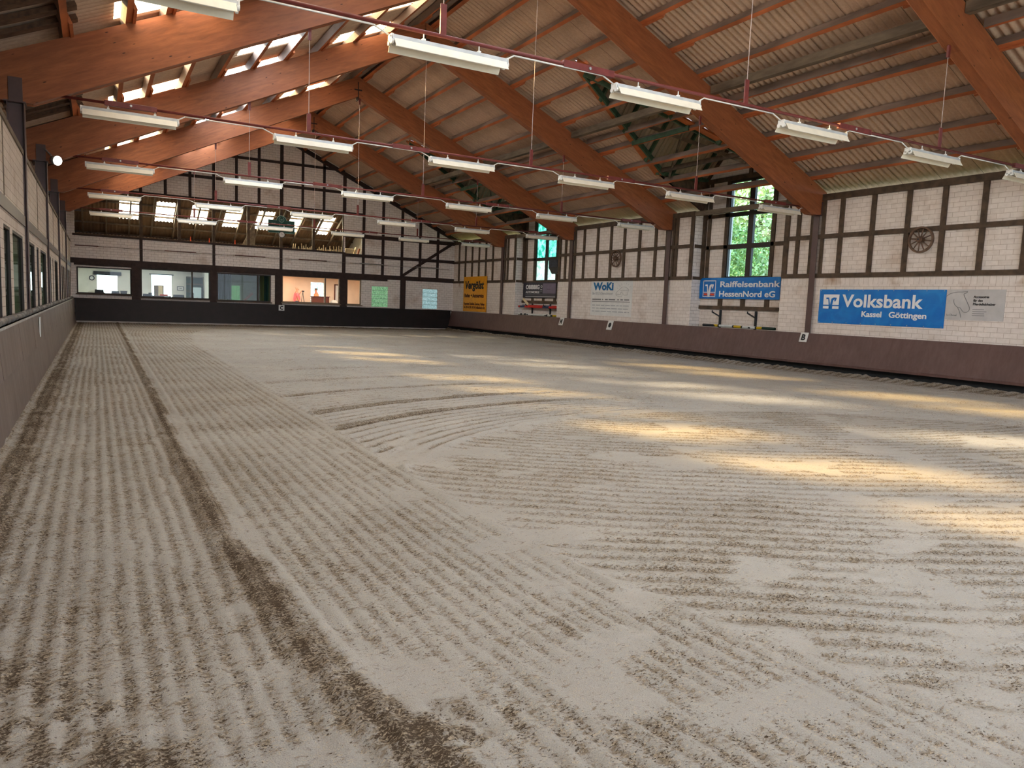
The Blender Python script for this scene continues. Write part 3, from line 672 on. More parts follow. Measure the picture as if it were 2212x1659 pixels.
# far board
o = MB(); o.prism([(.14, 1.19), (-.10, .10), (-.05, .08), (.19, 1.19)], 0, .25, 20.0, 'blackbrown_board'); o.box(.2, 20.1, .14, YF, 1.15, 1.19, 'blackbrown_board')
kf = struct(o.build('baseboard_far'))
o2 = MB(); o2.box(.2, 20.1, .1, .2, -.1, .3, 'gap_black'); o2.build('gap_shade_strip', kf)
o3 = MB(); o3.prism([(-.13, .03), (-.13, .1), (-.08, .1), (-.08, .03)], 0, .3, 20.0, 'concrete'); o3.build('lower_rail', kf)
# left board, an upper and a lower tier
o = MB(); board(o, 1, .21, .26, -.05, YB, .1, 'kick_l', 1.17, .62); o.box(.06, .21, YB, .2, 1.13, 1.17, 'kick_l')
kl = struct(o.build('baseboard_left'))
o2 = MB(); board(o2, 1, .235, .29, -.05, YB, .1, 'kick_l', .62, -.05); o2.build('lower_tier', kl)
o3 = MB()
for y in np.arange(-43, 0, 2.44): o3.prism([(.212, 1.165), (.262, .625), (.256, .625), (.206, 1.165)], 1, y, y+.015, 'steel_brown')
o3.build('joint_strip', kl)
# ribbed grey hose lying on top of the left board
hs = MB(); yy = -44.0; ph = 0
while yy < -.4:
    y2 = yy+.55; hs.tube((.15+.015*math.sin(ph), yy, 1.21+.012*math.sin(ph*1.7)), (.15+.015*math.sin(ph+1.3), y2, 1.21+.012*math.sin((ph+1.3)*1.7)), .038, 'hose', 10); hs.tube((.15, y2-.02, 1.21), (.15, y2+.04, 1.21), .052, 'hose', 10)
    yy = y2; ph += 1.3
tag(hs.build('watering_hose', smooth=True), 'grey jointed hose lying along the top of the left kickboard', 'hose')

# ------------------------------------------------------------------ columns and glulam frames
bayname = ['gable wall', 'frame nearest the gable', 'second frame from the gable', 'third frame from the gable', 'fourth frame from the gable', 'fifth frame from the gable', 'sixth frame from the gable', 'seventh frame from the gable']
rt = {}
def rafter(side):
    mb = MB(); s = 1 if side == 'right' else -1; W = .12
    xs_ = [0, 9.58, 10.34, 10.34, 0]
    top_end = 10.05-.452*10.34; seat = 4.72
    xk = (9.34-seat)/.475
    poly = [(10+s*0.004, 9.34), (10+s*xk, seat), (10+s*10.34, seat), (10+s*10.34, top_end), (10+s*0.004, 10.05)]
    mb.prism(poly, 1, -W, W, 'glu_r' if s > 0 else 'glu_l'); return mb
first = {}
for k in range(1, 8):
    for side in ('left', 'right'):
        if side not in first:
            o = rafter(side).build('glulam_rafter', bevel=.012); first[side] = o
        else: o = copy_tree(first[side])
        o.location = (0, FY(k), 0)
        tag(o, 'reddish brown laminated timber rafter, %s slope, %s' % (side, bayname[k]), 'roof beam', 'laminated timber rafters')
# steel apex shoes
for k in range(1, 7):
    mb = MB(); mb.box(9.985, 10.015, -.135, .135, 9.2, 9.86, 'timber_dk'); mb.box(9.85, 10.15, -.13, -.122, 9.55, 9.60, 'timber_dk')
    o = mb.build('apex_plate'); o.location = (0, FY(k), 0); tag(o, 'dark steel plate joining the rafter tips at the ridge, %s' % bayname[k], 'bracket', 'ridge plates')
def column_mb(x, face):
    mb = MB(); s = face
    # H section, flange towards the arena
    mb.box(x, x+s*.014, -.1, .1, 0, 4.72, 'steel_brown'); mb.box(x+s*.014, x+s*.24, -.008, .008, 0, 4.72, 'steel_brown'); mb.box(x+s*.24, x+s*.254, -.1, .1, 0, 4.72, 'steel_brown')
    mb.box(x-s*.02, x+s*.3, -.14, .14, 4.70, 4.72, 'steel_brown')
    for y in (-.14, .13): mb.box(x+s*.02, x+s*.22, y, y+.012, 4.72, 5.1, 'steel_brown')
    return mb
for side, x, s in (('left', .15, -1), ('right', 20.13, 1)):
    for k in range(1, 8):
        o = column_mb(x, s).build('steel_column') if k == 1 else c0.copy()
        if k == 1: c0 = o
        else: COL.objects.link(o)
        o.location = (0, FY(k), 0)
        tag(o, 'brown painted steel column against the %s wall, under the %s' % (side, bayname[k]), 'column', 'steel columns')

# ------------------------------------------------------------------ purlins
DR = [.30, 1.25, 2.33, 3.38, 4.46, 5.55, 7.38, 8.49, 9.58, 10.58]
DL = [.30, 1.25, 2.50, 3.60, 4.65, 5.62, 6.55, 7.50, 8.45, 9.16, 10.2]
ca, sa = math.cos(math.atan(.452)), math.sin(math.atan(.452))
def purlin_mb(heavy=False):
    h = .18; w_ = .11; L_ = 6.43/2+.0
    mb = MB(); wv = w_*(1.5 if heavy else 1)
    vs = [(-wv/2, -L_, -h), (wv/2, -L_, -h), (wv/2, L_, -h), (-wv/2, L_, -h), (-wv/2, -L_, 0), (wv/2, -L_, 0), (wv/2, L_, 0), (-wv/2, L_, 0)]
    mb.add(vs, [(4, 5, 6, 7), (0, 1, 5, 4), (1, 2, 6, 5), (2, 3, 7, 6), (3, 0, 4, 7)], 'purlin_side'); mb.add(vs, [(0, 3, 2, 1)], 'purlin_under')
    for s in (-1, 1): mb.box(wv/2, wv/2+.055, s*L_, s*(L_-.85), -h-.03, -.03, 'purlin_under')     # lapped end pieces
    return mb
p0 = {}
for side, DD, s in (('left', DL, -1), ('right', DR, 1)):
    for k in range(0, 7):
        yc = (FY(k)+FY(k+1))/2
        for i, d in enumerate(DD):
            x = 10+s*d*ca; z = roofz(x)-.012
            if side not in p0: p0[side] = o = purlin_mb().build('purlin')
            else: o = p0[side].copy(); COL.objects.link(o)
            o.location = (x, yc, z-.0); o.rotation_euler = (0, s*math.atan(.452), 0)
            tag(o, 'roof purlin on the %s slope, %s below the ridge, %s bay from the gable' % (side, ORD[i], ORD[k]), 'purlin', 'roof purlins')
# heavier rough struts in the dormer bays, and paired beams in the others
for k in range(0, 7):
    mb = MB(); x = 10+6.05*ca; z = roofz(x)-.30; yc = (FY(k)+FY(k+1))/2; y0, y1 = FY(k+1)+.13, FY(k)-.13
    mb.beam((x, y0, z), (x, y1, z+.05), .18, .2, 'rough_w')
    x2 = 10+6.72*ca
    mb.beam((x2, y0, roofz(x2)-.12), (x2, y1, roofz(x2)-.12), .10, .17, 'purlin_side', mat2='purlin_under')
    tag(mb.build('wind_beam'), 'pair of heavier rough beams on the right slope, %s bay from the gable' % ORD[k], 'roof beam', 'paired wind beams')
# ridge beams
for k in range(0, 7):
    mb = MB(); y0, y1 = FY(k+1), FY(k)
    mb.box(9.93, 10.07, y0, y1, 10.05, 10.2, 'purlin_side'); o = mb.build('ridge_beam')
    tag(o, 'ridge beam under the roof peak, %s bay from the gable' % ORD[k], 'roof beam', 'ridge beams')
# short boards above the left eaves
sb0 = None
for k in range(0, 7):
    for j in range(9):
        y = FY(k)-.55-j*.62
        if sb0 is None:
            mb = MB(); a = math.atan(.452); mb.box(-.8, .8, -.11, .11, -.075, 0, 'eave_dk'); sb0 = o = mb.build('eaves_board')
        else: o = sb0.copy(); COL.objects.link(o)
        o.location = (.20, y, roofz(.20)-.03); o.rotation_euler = (0, -math.atan(.452), 0)
        tag(o, 'short dark board over the left eaves, %s in the %s bay from the gable' % (ORD[j], ORD[k]), 'board', 'short boards over the left eaves')

# ------------------------------------------------------------------ roof sheets and rooflights
WV = .17538; AMP = .031
PER = 2.32
BOFF = (0.0, .45, -.25)
PANB = [[(-17.97-PER*j+o_, -17.97-PER*j+o_-.93) for j in range(-7, 12)] for o_ in BOFF]
BANDS = [(1.50, 3.20, 'sky_gold'), (4.42, 6.06, 'sky_white'), (7.32, 8.82, 'sky_gold')]
def wave(y): return AMP*math.cos(2*math.pi*y/WV)+AMP
def left_roof():
    ys = [YF+.8-i*WV/6 for i in range(int((YF+.8-(YB-.4))/(WV/6))+1)]
    xb = [-1.1, 1.50, 3.20, 4.42, 6.06, 7.32, 8.82, 10.0]
    vs = []; fs = []; n = len(xb)
    for y in ys: vs += [(x, y, roofz(x)+wave(y)*1.0) for x in xb]
    pn = {i: ([], []) for i in range(3)}
    for i in range(len(ys)-1):
        ym = (ys[i]+ys[i+1])/2; inp = [any(b <= ym <= a and a <= -4.0 and b >= -44 for a, b in PN) for PN in PANB]
        for j in range(n-1):
            f = (i*n+j, i*n+j+1, (i+1)*n+j+1, (i+1)*n+j)
            if j in (1, 3, 5) and inp[j//2]: continue
            fs.append(f)
    mb = MB(); mb.add(vs, fs, 'sheet'); return struct(mb.build('ceiling', smooth=True))
cl = left_roof()
for PN, (x0, x1, mt) in zip(PANB, BANDS):
    for a, b in PN:
        if a > -4.0 or b < -44: continue
        n = 32; ys = [a+.03+(b-.06-a)*i/n for i in range(n+1)]; mb = MB(); vs = []; fs = []
        for y in ys: vs += [(x0-.03, y, roofz(x0-.03)+wave(y)+.006), (x1+.03, y, roofz(x1+.03)+wave(y)+.006)]
        for i in range(n): fs.append((2*i, 2*i+1, 2*i+3, 2*i+2))
        mb.add(vs, fs, mt); wn += 1; struct(mb.build('window_%d' % wn, smooth=True))
def valley_x(y):
    for a, b in NICHES:
        c = (a+b)/2; d = abs(y-c)
        if d < 2.0: return 13.3+d/2*4.95
    return 20.95
def right_roof():
    ys = []; y = YF+.8
    while y > YB-.4: ys.append(y); y -= WV/6
    for a, b in NICHES: ys += [a+.0005, a-.0005, b+.0005, b-.0005]
    ys.sort(reverse=True); vs = []; fs = []
    for y in ys:
        xe = valley_x(y); vs += [(10.0, y, roofz(10)+wave(y)), (xe, y, roofz(xe)+wave(y))]
    for i in range(len(ys)-1): fs.append((2*i, 2*i+2, 2*i+3, 2*i+1))
    mb = MB(); mb.add(vs, fs, 'sheet'); return struct(mb.build('ceiling', smooth=True))
right_roof()
# dormers: crossed gable roofs over the niches
DZ = 8.71; 
for di, (a, b) in enumerate(NICHES):
    c = (a+b)/2; mb = MB(); ez = 6.46; sl_ = (DZ-ez)/2.0
    for s in (-1, 1):
        xs_ = [13.3+i*WV/6 for i in range(int((21.6-13.3)/(WV/6)))]; vs = []; fs = []
        for x in xs_:
            e = min(2.15 if x > 18.25 else 9, 2*(x-13.3)/4.95); z0 = DZ+wave(x); z1 = DZ-sl_*e+wave(x)
            vs += [(x, c, z0), (x, c+s*e, z1)]
        for i in range(len(xs_)-1): fs.append((2*i, 2*i+1, 2*i+3, 2*i+2))
        mb.add(vs, fs, 'sheet_x')
        # cheek wall between main roof and dormer eaves
        mb.prism([(18.2, roofz(18.2)), (20.95, roofz(20.95)-.2), (20.95, ez), (18.25, ez)], 1, c+s*2.0, c+s*2.08, 'eave_dk')
    struct(mb.build('ceiling', smooth=False))
    t = empty('dormer_frame', (16, c, 6.5)); tag(t, 'green and orange stained dormer rafters and struts, %s dormer from the gable' % ORD[di], 'roof frame', 'dormer frames')
    def part(nm, mb_): 
        o = mb_.build(nm); o.parent = t; o.location = (-16, -c, -6.5); return o
    for s in (-1, 1):
        m2 = MB(); m2.beam((13.35, c+s*.05, roofz(13.35)-.05), (18.4, c+s*2.03, roofz(18.4)-.07), .26, .05, 'valley', up=(.4, 0, 1)); part('valley_board', m2)
        m2 = MB(); m2.beam((13.7, c+s*.02, 8.45), (18.5, c+s*1.86, 6.42), .06, .16, 'olive', up=(.3, 0, 1)); part('valley_rafter', m2)
        for x in (14.7, 16.1, 17.5, 18.9, 20.2):
            e = min(1.98, 2*(x-13.3)/4.95); m2 = MB(); m2.beam((x, c, DZ-.12), (x, c+s*e, DZ-sl_*e-.10), .06, .14, 'olive', up=(0, 0, 1)); part('dormer_rafter', m2)
        m2 = MB(); m2.beam((18.6, c+s*1.7, 6.3), (16.9, c-s*.9, 7.62), .05, .12, 'rough_w'); part('strut', m2)
        m2 = MB(); m2.beam((18.25, c+s*1.95, 6.44), (21.3, c+s*1.95, 6.44), .1, .12, 'olive'); part('eaves_beam', m2)
    m2 = MB(); m2.beam((13.4, c, DZ-.08), (21.3, c, DZ-.08), .06, .16, 'olive'); part('ridge_board', m2)
    m2 = MB(); m2.beam((16.6, c-1.3, 7.1), (16.6, c+1.3, 7.1), .05, .14, 'olive'); part('collar', m2)
    m2 = MB(); m2.beam((18.3, c-1.95, 6.5), (18.3, c+1.95, 6.5), .1, .14, 'timber'); part('tie_beam', m2)
# gallery roof and its rooflights
GP = [(2.27, 3.17), (3.97, 4.84), (5.65, 6.49), (7.35, 8.2), (9.04, 9.87), (10.78, 11.55), (12.45, 13.25)]
gz = lambda y: 6.87-.45*y
def gallery():
    WX = .17; xs_ = [-.6+i*WX/6 for i in range(int((16.0+.6)/(WX/6)))]; yb = [YF+.05, 1.48, 3.3, 5.2]
    vs = []; fs = []
    wv = lambda x: .022*math.cos(2*math.pi*x/WX)+.022
    for x in xs_: vs += [(x, y, gz(y)+wv(x)) for y in yb]
    for i in range(len(xs_)-1):
        xm = (xs_[i]+xs_[i+1])/2
        for j in range(3):
            if j == 1 and any(p[0] < xm < p[1] for p in GP): continue
            fs.append((i*4+j, (i+1)*4+j, (i+1)*4+j+1, i*4+j+1))
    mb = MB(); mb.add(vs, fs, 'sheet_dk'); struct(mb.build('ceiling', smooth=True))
    global wn
    for a, b in GP:
        n = 30; m2 = MB(); vs = []; fs = []
        for i in range(n+1):
            x = a-.02+(b-a+.04)*i/n; vs += [(x, 1.45, gz(1.45)+wv(x)+.004), (x, 3.33, gz(3.33)+wv(x)+.004)]
        for i in range(n): fs.append((2*i, 2*i+2, 2*i+3, 2*i+1))
        m2.add(vs, fs, 'sky_gallery'); wn += 1; struct(m2.build('window_%d' % wn, smooth=True))
    gf = MB(); gf.box(-.6, 16, YF+.25, 5.3, 3.15, 3.35, 'concrete'); gf.box(-.6, 16, 5.05, 5.25, 3.3, 4.75, 'brick_x'); gf.box(-.7, -.5, YF+.24, 5.2, 3.3, 6.9, 'brick_x')
    gf.prism([(YF+.24, 3.3), (5.2, 3.3), (5.2, 4.5), (YF+.24, 6.75)], 0, 15.0, 15.2, 'render')
    gf.box(-.5, 15, 4.2, 4.3, 3.9, 4.55, 'eave_dk')
    struct(gf.build('wall_gallery'))
    for i in range(5):                      # battens across, counted by row
        y = .75+i*1.02; m2 = MB(); m2.box(-.5, 15.0, y-.03, y+.03, gz(y)-.09, gz(y)-.0, 'timber'); 
        tag(m2.build('gallery_batten'), 'long batten under the sloping gallery roof, %s down from the hall' % ORD[i], 'batten', 'gallery roof battens')
    for i in range(14):
        x = .6+i*1.08; m2 = MB(); m2.beam((x, YF+.3, gz(YF+.3)-.18), (x, 5.0, gz(5.0)-.18), .07, .16, 'timber')
        tag(m2.build('gallery_rafter'), 'gallery roof rafter, %s from the left wall' % ORD[i], 'rafter', 'gallery roof rafters')
    for i, x in enumerate((3.15, 4.9, 6.53, 8.25, 9.95, 11.7, 13.4)):
        m2 = MB(); m2.box(x-.07, x+.07, YF+.02, YF+.16, 4.22, 6.42, 'timber'); 
        tag(m2.build('gallery_post'), 'dark post standing in the gallery opening, %s from the left' % ORD[i], 'post', 'gallery posts')
gallery()

# ------------------------------------------------------------------ light rows: pipe, hangers, lamps
ZL = {1: (4.90, 4.90), 2: (4.91, 4.91), 3: (4.94, 4.90), 4: (4.93, 4.90), 5: (4.88, 4.98)}
LX = [.97, 4.25, 7.55, 10.93, 14.3, 17.75]; LL = 1.55
def lamp_proto():
    t = empty('strip_lamp')
    h = MB(); h.prism([(-.05, 0), (.05, 0), (.075, -.07), (-.075, -.07)], 0, 0, LL, 'grey_w'); h.build('housing', t, bevel=.006)
    r = MB(); n = 6
    for s in (-1, 1):
        r.prism([(s*.07, -.06), (s*.135, -.165), (s*.140, -.16), (s*.076, -.055)], 0, .02, LL-.02, 'cream')
    r.build('reflector', t)
    for s in (-1, 1):
        tb_ = MB(); tb_.tube((.04, s*.045, -.09), (LL-.04, s*.045, -.09), .016, 'tube', 10); tb_.build('tube', t, smooth=True)
    e = MB()
    for x in (-.012, LL-.012):
        for s in (-1, 1): e.tube((x, s*.045, -.085), (x+.03, s*.045, -.085), .032, 'white', 12)
        e.box(x, x+.03, -.06, .06, -.085, -.0, 'white')
    e.build('end_cap', t)
    for x in (.42, LL-.38):
        k = MB(); k.tube((x, 0, 0), (x, 0, .09), .008, 'white', 6); k.box(x-.02, x+.02, -.02, .02, .0, .03, 'white'); k.build('hook', t)
    return t
M['grey_w'] = plain('dusty_white_enamel', (.50, .52, .52), .5, .08, 8)
rownm = {1: 'pipe nearest the gable', 2: 'second pipe from the gable', 3: 'third pipe from the gable', 4: 'fourth pipe from the gable', 5: 'fifth pipe from the gable'}
L0 = None
for k in range(1, 6):
    zl, zr = ZL[k]; zz = lambda x: zl+(zr-zl)*x/20.0; y = FY(k)-.0
    t = empty('lamp_pipe', (0, y, 0)); tag(t, 'dark red suspension pipe for the strip lamps, %s' % rownm[k].replace('pipe ', '').replace('nearest', 'nearest to'), 'pipe', 'suspension pipes')
    m = MB(); m.tube((.3, 0, zz(.3)), (20.1, 0, zz(20.1)), .024, 'red_pipe', 10); m.build('pipe', t, smooth=True)
    # white cable clipped under the pipe, bending down to each lamp
    xs_ = [LX[i] for i in range(6)]
    for i in range(6):
        a = xs_[i]+LL; b = xs_[i+1] if i < 5 else 20.0
        pts = [(a-.02, 0, zz(a)-.13), (a+.12, -.01, zz(a)-.045), (b-.22, -.01, zz(b)-.045), (b-.02, 0, zz(b)-.12)] if i < 5 else [(a-.02, 0, zz(a)-.13), (a+.12, -.01, zz(a)-.045), (b, -.01, zz(b)-.045)]
        m = MB(); m.path(pts, .011, 'white', 6); m.build('cable', t, smooth=True)
    for x in (1.75, 7.1, 12.75, 18.3):
        m = MB(); m.box(x-.42, x+.42, -.035, .035, zz(x)-.045, zz(x)+.045, 'red_pipe'); m.tube((x, -.05, zz(x)), (x, .05, zz(x)), .022, 'grey_steel', 10); m.build('sleeve', t, bevel=.006)
    for x in (4.92, 10.1, 15.25):
        m = MB(); m.box(x-.04, x+.04, -.012, .012, zz(x)+.01, zz(x)+.38, 'red_pipe')
        m.build('bracket', t)
        m = MB(); m.tube((x, 0, zz(x)+.38), (x, 0, soff(x)-.02), .007, 'wire', 6); m.box(x-.03, x+.03, -.02, .02, soff(x)-.22, soff(x), 'red_pipe'); m.build('hanger_wire', t)
    for i, x in enumerate(LX):
        if L0 is None: L0 = o = lamp_proto()
        else: o = copy_tree(L0)
        o.location = (x, y, zz(x)-.11)
        if k == 5: o.rotation_euler = (0, -math.atan((zr-zl)/20), 0)
        tag(o, 'white fluorescent strip lamp, %s from the left wall, on the %s' % (ORD[i], rownm[k]), 'lamp', 'fluorescent strip lamps')
# conduit with slim tube lights along the gable wall
t = empty('wall_conduit', (0, YF-.05, 3.69)); tag(t, 'thin conduit running across the gable wall above the windows', 'conduit')
m = MB(); m.tube((.3, -.03, 0), (19.9, -.03, -.04), .012, 'rough_w', 6); m.build('conduit', t)
for i, (a, b) in enumerate(((.3, 1.28), (4.2, 5.66), (7.55, 9.1), (10.86, 12.4), (14.3, 15.7), (17.73, 19.2))):
    m = MB(); m.tube((a, -.045, 0), (b, -.045, 0), .022, 'cabinet' if i < 4 else 'grey_steel', 8); m.build('slim_tube', t)
# floodlight by the left eaves
t = empty('floodlight', (.28, -19.05, 4.74), (0, 0, R(0)))
tag(t, 'round lit floodlight under the left eaves beside the third rafter', 'floodlight')
m = MB(); m.tube((0, 0, 0), (.10, -.12, -.03), .09, 'grey_steel', 16, r2=.125); m.build('body', t, smooth=True)
M['flood'] = panel_mat('floodlight_lens', (1, .93, .85), (1, 1, 1), 4, 0)
m = MB(); m.tube((.102, -.123, -.031), (.112, -.135, -.034), .11, 'flood', 16); m.build('lens', t)
m = MB(); m.beam((-.03, .04, .1), (-.2, .2, .3), .04, .02, 'grey_steel'); m.build('mounting_arm', t)

# ------------------------------------------------------------------ signs
def flat_sign(name, x, y0, y1, z0, z1, mat, label, cat, wav=0, t=.012, corner=0):
    """sign on a wall along Y; y0 > y1 (reads towards -y)"""
    yc, zc = (y0+y1)/2, (z0+z1)/2; r = empty(name, (x, yc, zc)); tag(r, label, cat)
    mb = MB(); n = 40; W = y0-y1; H = z1-z0; vs = []; fs = []; mz = 12
    rr = random.Random(len(label)); p1, p2 = rr.random()*6, rr.random()*6
    for i in range(n+1):
        for j in range(mz+1):
            u, v = i/n, j/mz; dx = wav*(math.sin(u*17+p1+v*3)*.5+math.sin(u*7+p2-v*5)*.5)*(.4+.6*math.sin(math.pi*v))
            vs.append((-t-abs(dx), W/2-W*u, -H/2+H*v))
    for i in range(n):
        for j in range(mz): fs.append((i*(mz+1)+j, i*(mz+1)+j+1, (i+1)*(mz+1)+j+1, (i+1)*(mz+1)+j))
    mb.add(vs, fs, mat); mb.box(-t*.6, 0, -W/2, W/2, -H/2, H/2, mat); mb.build('sheet', r); return r
def RT(r, txt, size, width, mat, y, z, x=None, **k):
    return text_mesh('lettering', txt, size, width, mat, r, MR((r.location.x-.034) if x is None else x, y, z), **k)
def poly_part(name, polys, mat, parent, x, y, z, s=1.0):
    """polygons (u to the right, v up) drawn flat on the right wall"""
    mb = MB()
    for P in polys:
        pts = [(y-u*s-parent.location.y, z+v*s-parent.location.z) for u, v in P]; mb.prism(pts, 0, x-parent.location.x-.002, x-parent.location.x+.002, mat)
    return mb.build(name, parent)
# blue bank banner, large
XS = XR-.02
b1 = flat_sign('banner', XS, -25.45, -29.17, 1.50, 2.495, 'banner', 'large blue bank banner with white lettering on the near right wall', 'banner', .010)
xb_ = XS-.027
RT(b1, 'Volksbank', .50, 2.38, 'whiteink', -26.22, 2.0, xb_, bold=.012)
RT(b1, 'Kassel', .22, .60, 'whiteink', -26.87, 1.73, xb_, bold=.006); RT(b1, 'Göttingen', .22, 1.04, 'whiteink', -27.68, 1.73, xb_, bold=.006)
def vr_logo(parent, x, y, z, w, h, white, blue, lower, outline=False):
    s = 1
    if outline:
        t_ = .03; poly_part('logo', [[(0, 0), (w, 0), (w, t_), (0, t_)], [(0, h-t_), (w, h-t_), (w, h), (0, h)], [(0, 0), (t_, 0), (t_, h), (0, h)], [(w-t_, 0), (w, 0), (w, h), (w-t_, h)],
                             [(0, h*.27), (w, h*.27), (w, h*.31), (0, h*.31)]], white, parent, x, y, z)
        poly_part('logo_bar', [[(.06, .06), (w*.36, .06), (w*.36, h*.22), (.06, h*.22)], [(w*.6, .06), (w-.06, .06), (w-.06, h*.22), (w*.6, h*.22)]], lower, parent, x, y, z)
    else:
        poly_part('logo', [[(0, h*.27), (w, h*.27), (w, h), (0, h)], [(0, 0), (w*.36, 0), (w*.36, h*.18), (0, h*.18)], [(w*.60, 0), (w, 0), (w, h*.18), (w*.60, h*.18)]], white, parent, x, y, z)
    vm = white if outline else blue
    # the winged V
    b0, b1_ = (0.03, .76) if outline else (0.0, .78)
    V = [[(.18*w, h*b1_), (.36*w, h*b1_), (.49*w, h*b0), (.40*w, h*b0), (.31*w, h*.66), (.18*w, h*.66)],
         [(.42*w, h*b0), (.55*w, h*b0), (.64*w, h*.60), (.60*w, h*.76), (.52*w, h*.70), (.47*w, h*.40)],
         [(.60*w, h*.76), (.64*w, h*.58), (.70*w, h*.66), (.84*w, h*.70), (.84*w, h*b1_), (.66*w, h*(b1_+.01))], [(.70*w, h*.52), (.78*w, h*.52), (.84*w, h*.70), (.72*w, h*.70)]]
    poly_part('logo_mark', V, vm, parent, x-.004, y, z)
vr_logo(b1, xb_, -25.60, 1.93, .52, .42, 'whiteink', 'banner', None)
ey = MB()
for i in range(9):
    for zz_ in (1.53, 2.465): ey.tube((-.03, -25.5-i*.453+b1.location.y*-1, zz_-b1.location.z), (-.026, -25.5-i*.453-b1.location.y, zz_-b1.location.z), .014, 'grey_steel', 8)
ey.build('eyelet', b1)
# blue bank banner in the niche
b2 = flat_sign('banner', XN-.07, -20.02, -23.62, 2.18, 2.925, 'banner', 'blue bank banner below the tall window in the middle niche', 'banner', .012)
xb2 = XN-.07-.03
RT(b2, 'Raiffeisenbank', .28, 2.60, 'whiteink', -21.03, 2.60, xb2, bold=.007)
RT(b2, 'HessenNord eG', .28, 2.45, 'whiteink', -21.0, 2.26, xb2, bold=.007)
vr_logo(b2, xb2, -20.2, 2.235, .62, .60, 'whiteink', 'banner', 'orange_ink', outline=True)
# grey banner with a drawn horse head
b3 = flat_sign('banner', XS, -29.185, -30.56, 1.73, 2.50, 'sign_g', 'pale grey banner with a line drawn horse head, beside the large blue banner', 'banner', .004)
xb3 = XS-.018
def stroke(parent, name, pts, wd, mat, x):
    """smooth line drawing on the right wall; pts = (y, z)"""
    P = [Vector((0, a, b)) for a, b in pts]; Q = []
    for i in range(len(P)-1):
        p0_, p1_, p2_, p3_ = P[max(i-1, 0)], P[i], P[i+1], P[min(i+2, len(P)-1)]
        for t_ in np.linspace(0, 1, 6, endpoint=False):
            Q.append(.5*((2*p1_)+(p2_-p0_)*t_+(2*p0_-5*p1_+4*p2_-p3_)*t_*t_+(3*p1_-p0_-3*p2_+p3_)*t_**3))
    Q.append(P[-1]); mb = MB(); pl = parent.location
    for a, b in zip(Q[:-1], Q[1:]):
        if (b-a).length < 1e-5: continue
        mb.beam((x-pl.x, a.y-pl.y, a.z-pl.z), (x-pl.x, b.y-pl.y, b.z-pl.z), wd, .003, mat, up=(1, 0, 0))
    return mb.build(name, parent)
hp = lambda u, v: (-29.17-u/1600*1.38, 2.47-v/830*.70)    # crop pixels -> wall
stroke(b3, 'horse_drawing', [hp(20, 165), hp(120, 90), hp(300, 45), hp(450, 40), hp(590, 25), hp(560, 70), hp(500, 110), hp(560, 240), hp(680, 480), hp(690, 560), hp(640, 630), hp(550, 640), hp(490, 590), hp(430, 510), hp(350, 490), hp(270, 420), hp(235, 330), hp(235, 260)], .014, 'greyink', xb3)
stroke(b3, 'horse_drawing', [hp(350, 490), hp(400, 580), hp(450, 700), hp(475, 800)], .014, 'greyink', xb3)
RT(b3, 'Accessoires', .085, .36, 'blackink', -29.84, 2.29, xb3, bold=.002); RT(b3, 'für den', .085, .22, 'blackink', -29.84, 2.20, xb3, bold=.002); RT(b3, 'Pferdeliebhaber', .085, .52, 'blackink', -29.84, 2.11, xb3, bold=.002)
RT(b3, 'Le Cheval', .075, .25, 'greyink', -29.22, 1.83, xb3)
m = MB()
for zz_, L_ in ((1.995, .27), (1.945, .33), (1.895, .28), (1.845, .29)): m.box(xb3-b3.location.x, xb3-b3.location.x+.002, -29.84-b3.location.y, -29.84-L_-b3.location.y, zz_-b3.location.z, zz_+.016-b3.location.z, 'greyink')
m.build('small_print', b3)
# white car service board
b4 = flat_sign('advert_board', XS, -13.88, -16.68, 1.37, 2.86, 'sign_w', 'white board with blue lettering and a car sketch above the round dot marker', 'sign')
x4 = XS-.018
RT(b4, 'WoKi', .44, 1.42, 'blueink', -14.03, 2.47, x4, bold=.02)
RT(b4, 'Ihr KFZ-Dienstleister', .17, 1.42, 'paleink', -14.0, 2.26, x4)
m = MB(); q = lambda y: y-b4.location.y; qz = lambda z: z-b4.location.z; qx = x4-b4.location.x
m.box(qx, qx+.002, q(-13.98), q(-16.58), qz(1.955), qz(1.985), 'greyink'); m.build('rule', b4)
m = MB(); [m.box(qx, qx+.002, q(-14.0-a_), q(-14.0-b_), qz(2.03), qz(2.085), 'greyink') for a_, b_ in ((0, .62), (.7, .78), (.9, 1.1), (1.16, 1.6), (1.75, 1.85), (1.95, 2.12), (2.2, 2.52))]; m.build('small_print', b4)
m = MB(); rr = random.Random(3)
for zz_ in (1.79, 1.66, 1.53):
    yy = -14.0
    while yy > -16.5:
        w_ = rr.uniform(.15, .42); m.box(qx, qx+.002, q(yy), q(max(yy-w_, -16.55)), qz(zz_), qz(zz_+.035), 'paleink'); yy -= w_+.06
m.build('faded_print', b4)
cp = lambda u, v: (-15.62-(u-970)/430*.92, 2.20+(660-v)/350*.56)
stroke(b4, 'car_drawing', [cp(970, 600), cp(1010, 540), cp(1090, 480), cp(1150, 430), cp(1220, 415), cp(1300, 440), cp(1360, 485), cp(1300, 500), cp(1240, 505), cp(1110, 505)], .009, 'greyink', x4)
stroke(b4, 'car_drawing', [cp(975, 600), cp(1000, 640), cp(1080, 655), cp(1160, 650), cp(1175, 590), cp(1200, 590), cp(1215, 625), cp(1320, 620), cp(1340, 560), cp(1365, 490)], .009, 'greyink', x4)
stroke(b4, 'car_drawing', [cp(985, 600), cp(1060, 605), cp(1120, 600), cp(1130, 555), cp(1180, 550)], .012, 'greyink', x4)
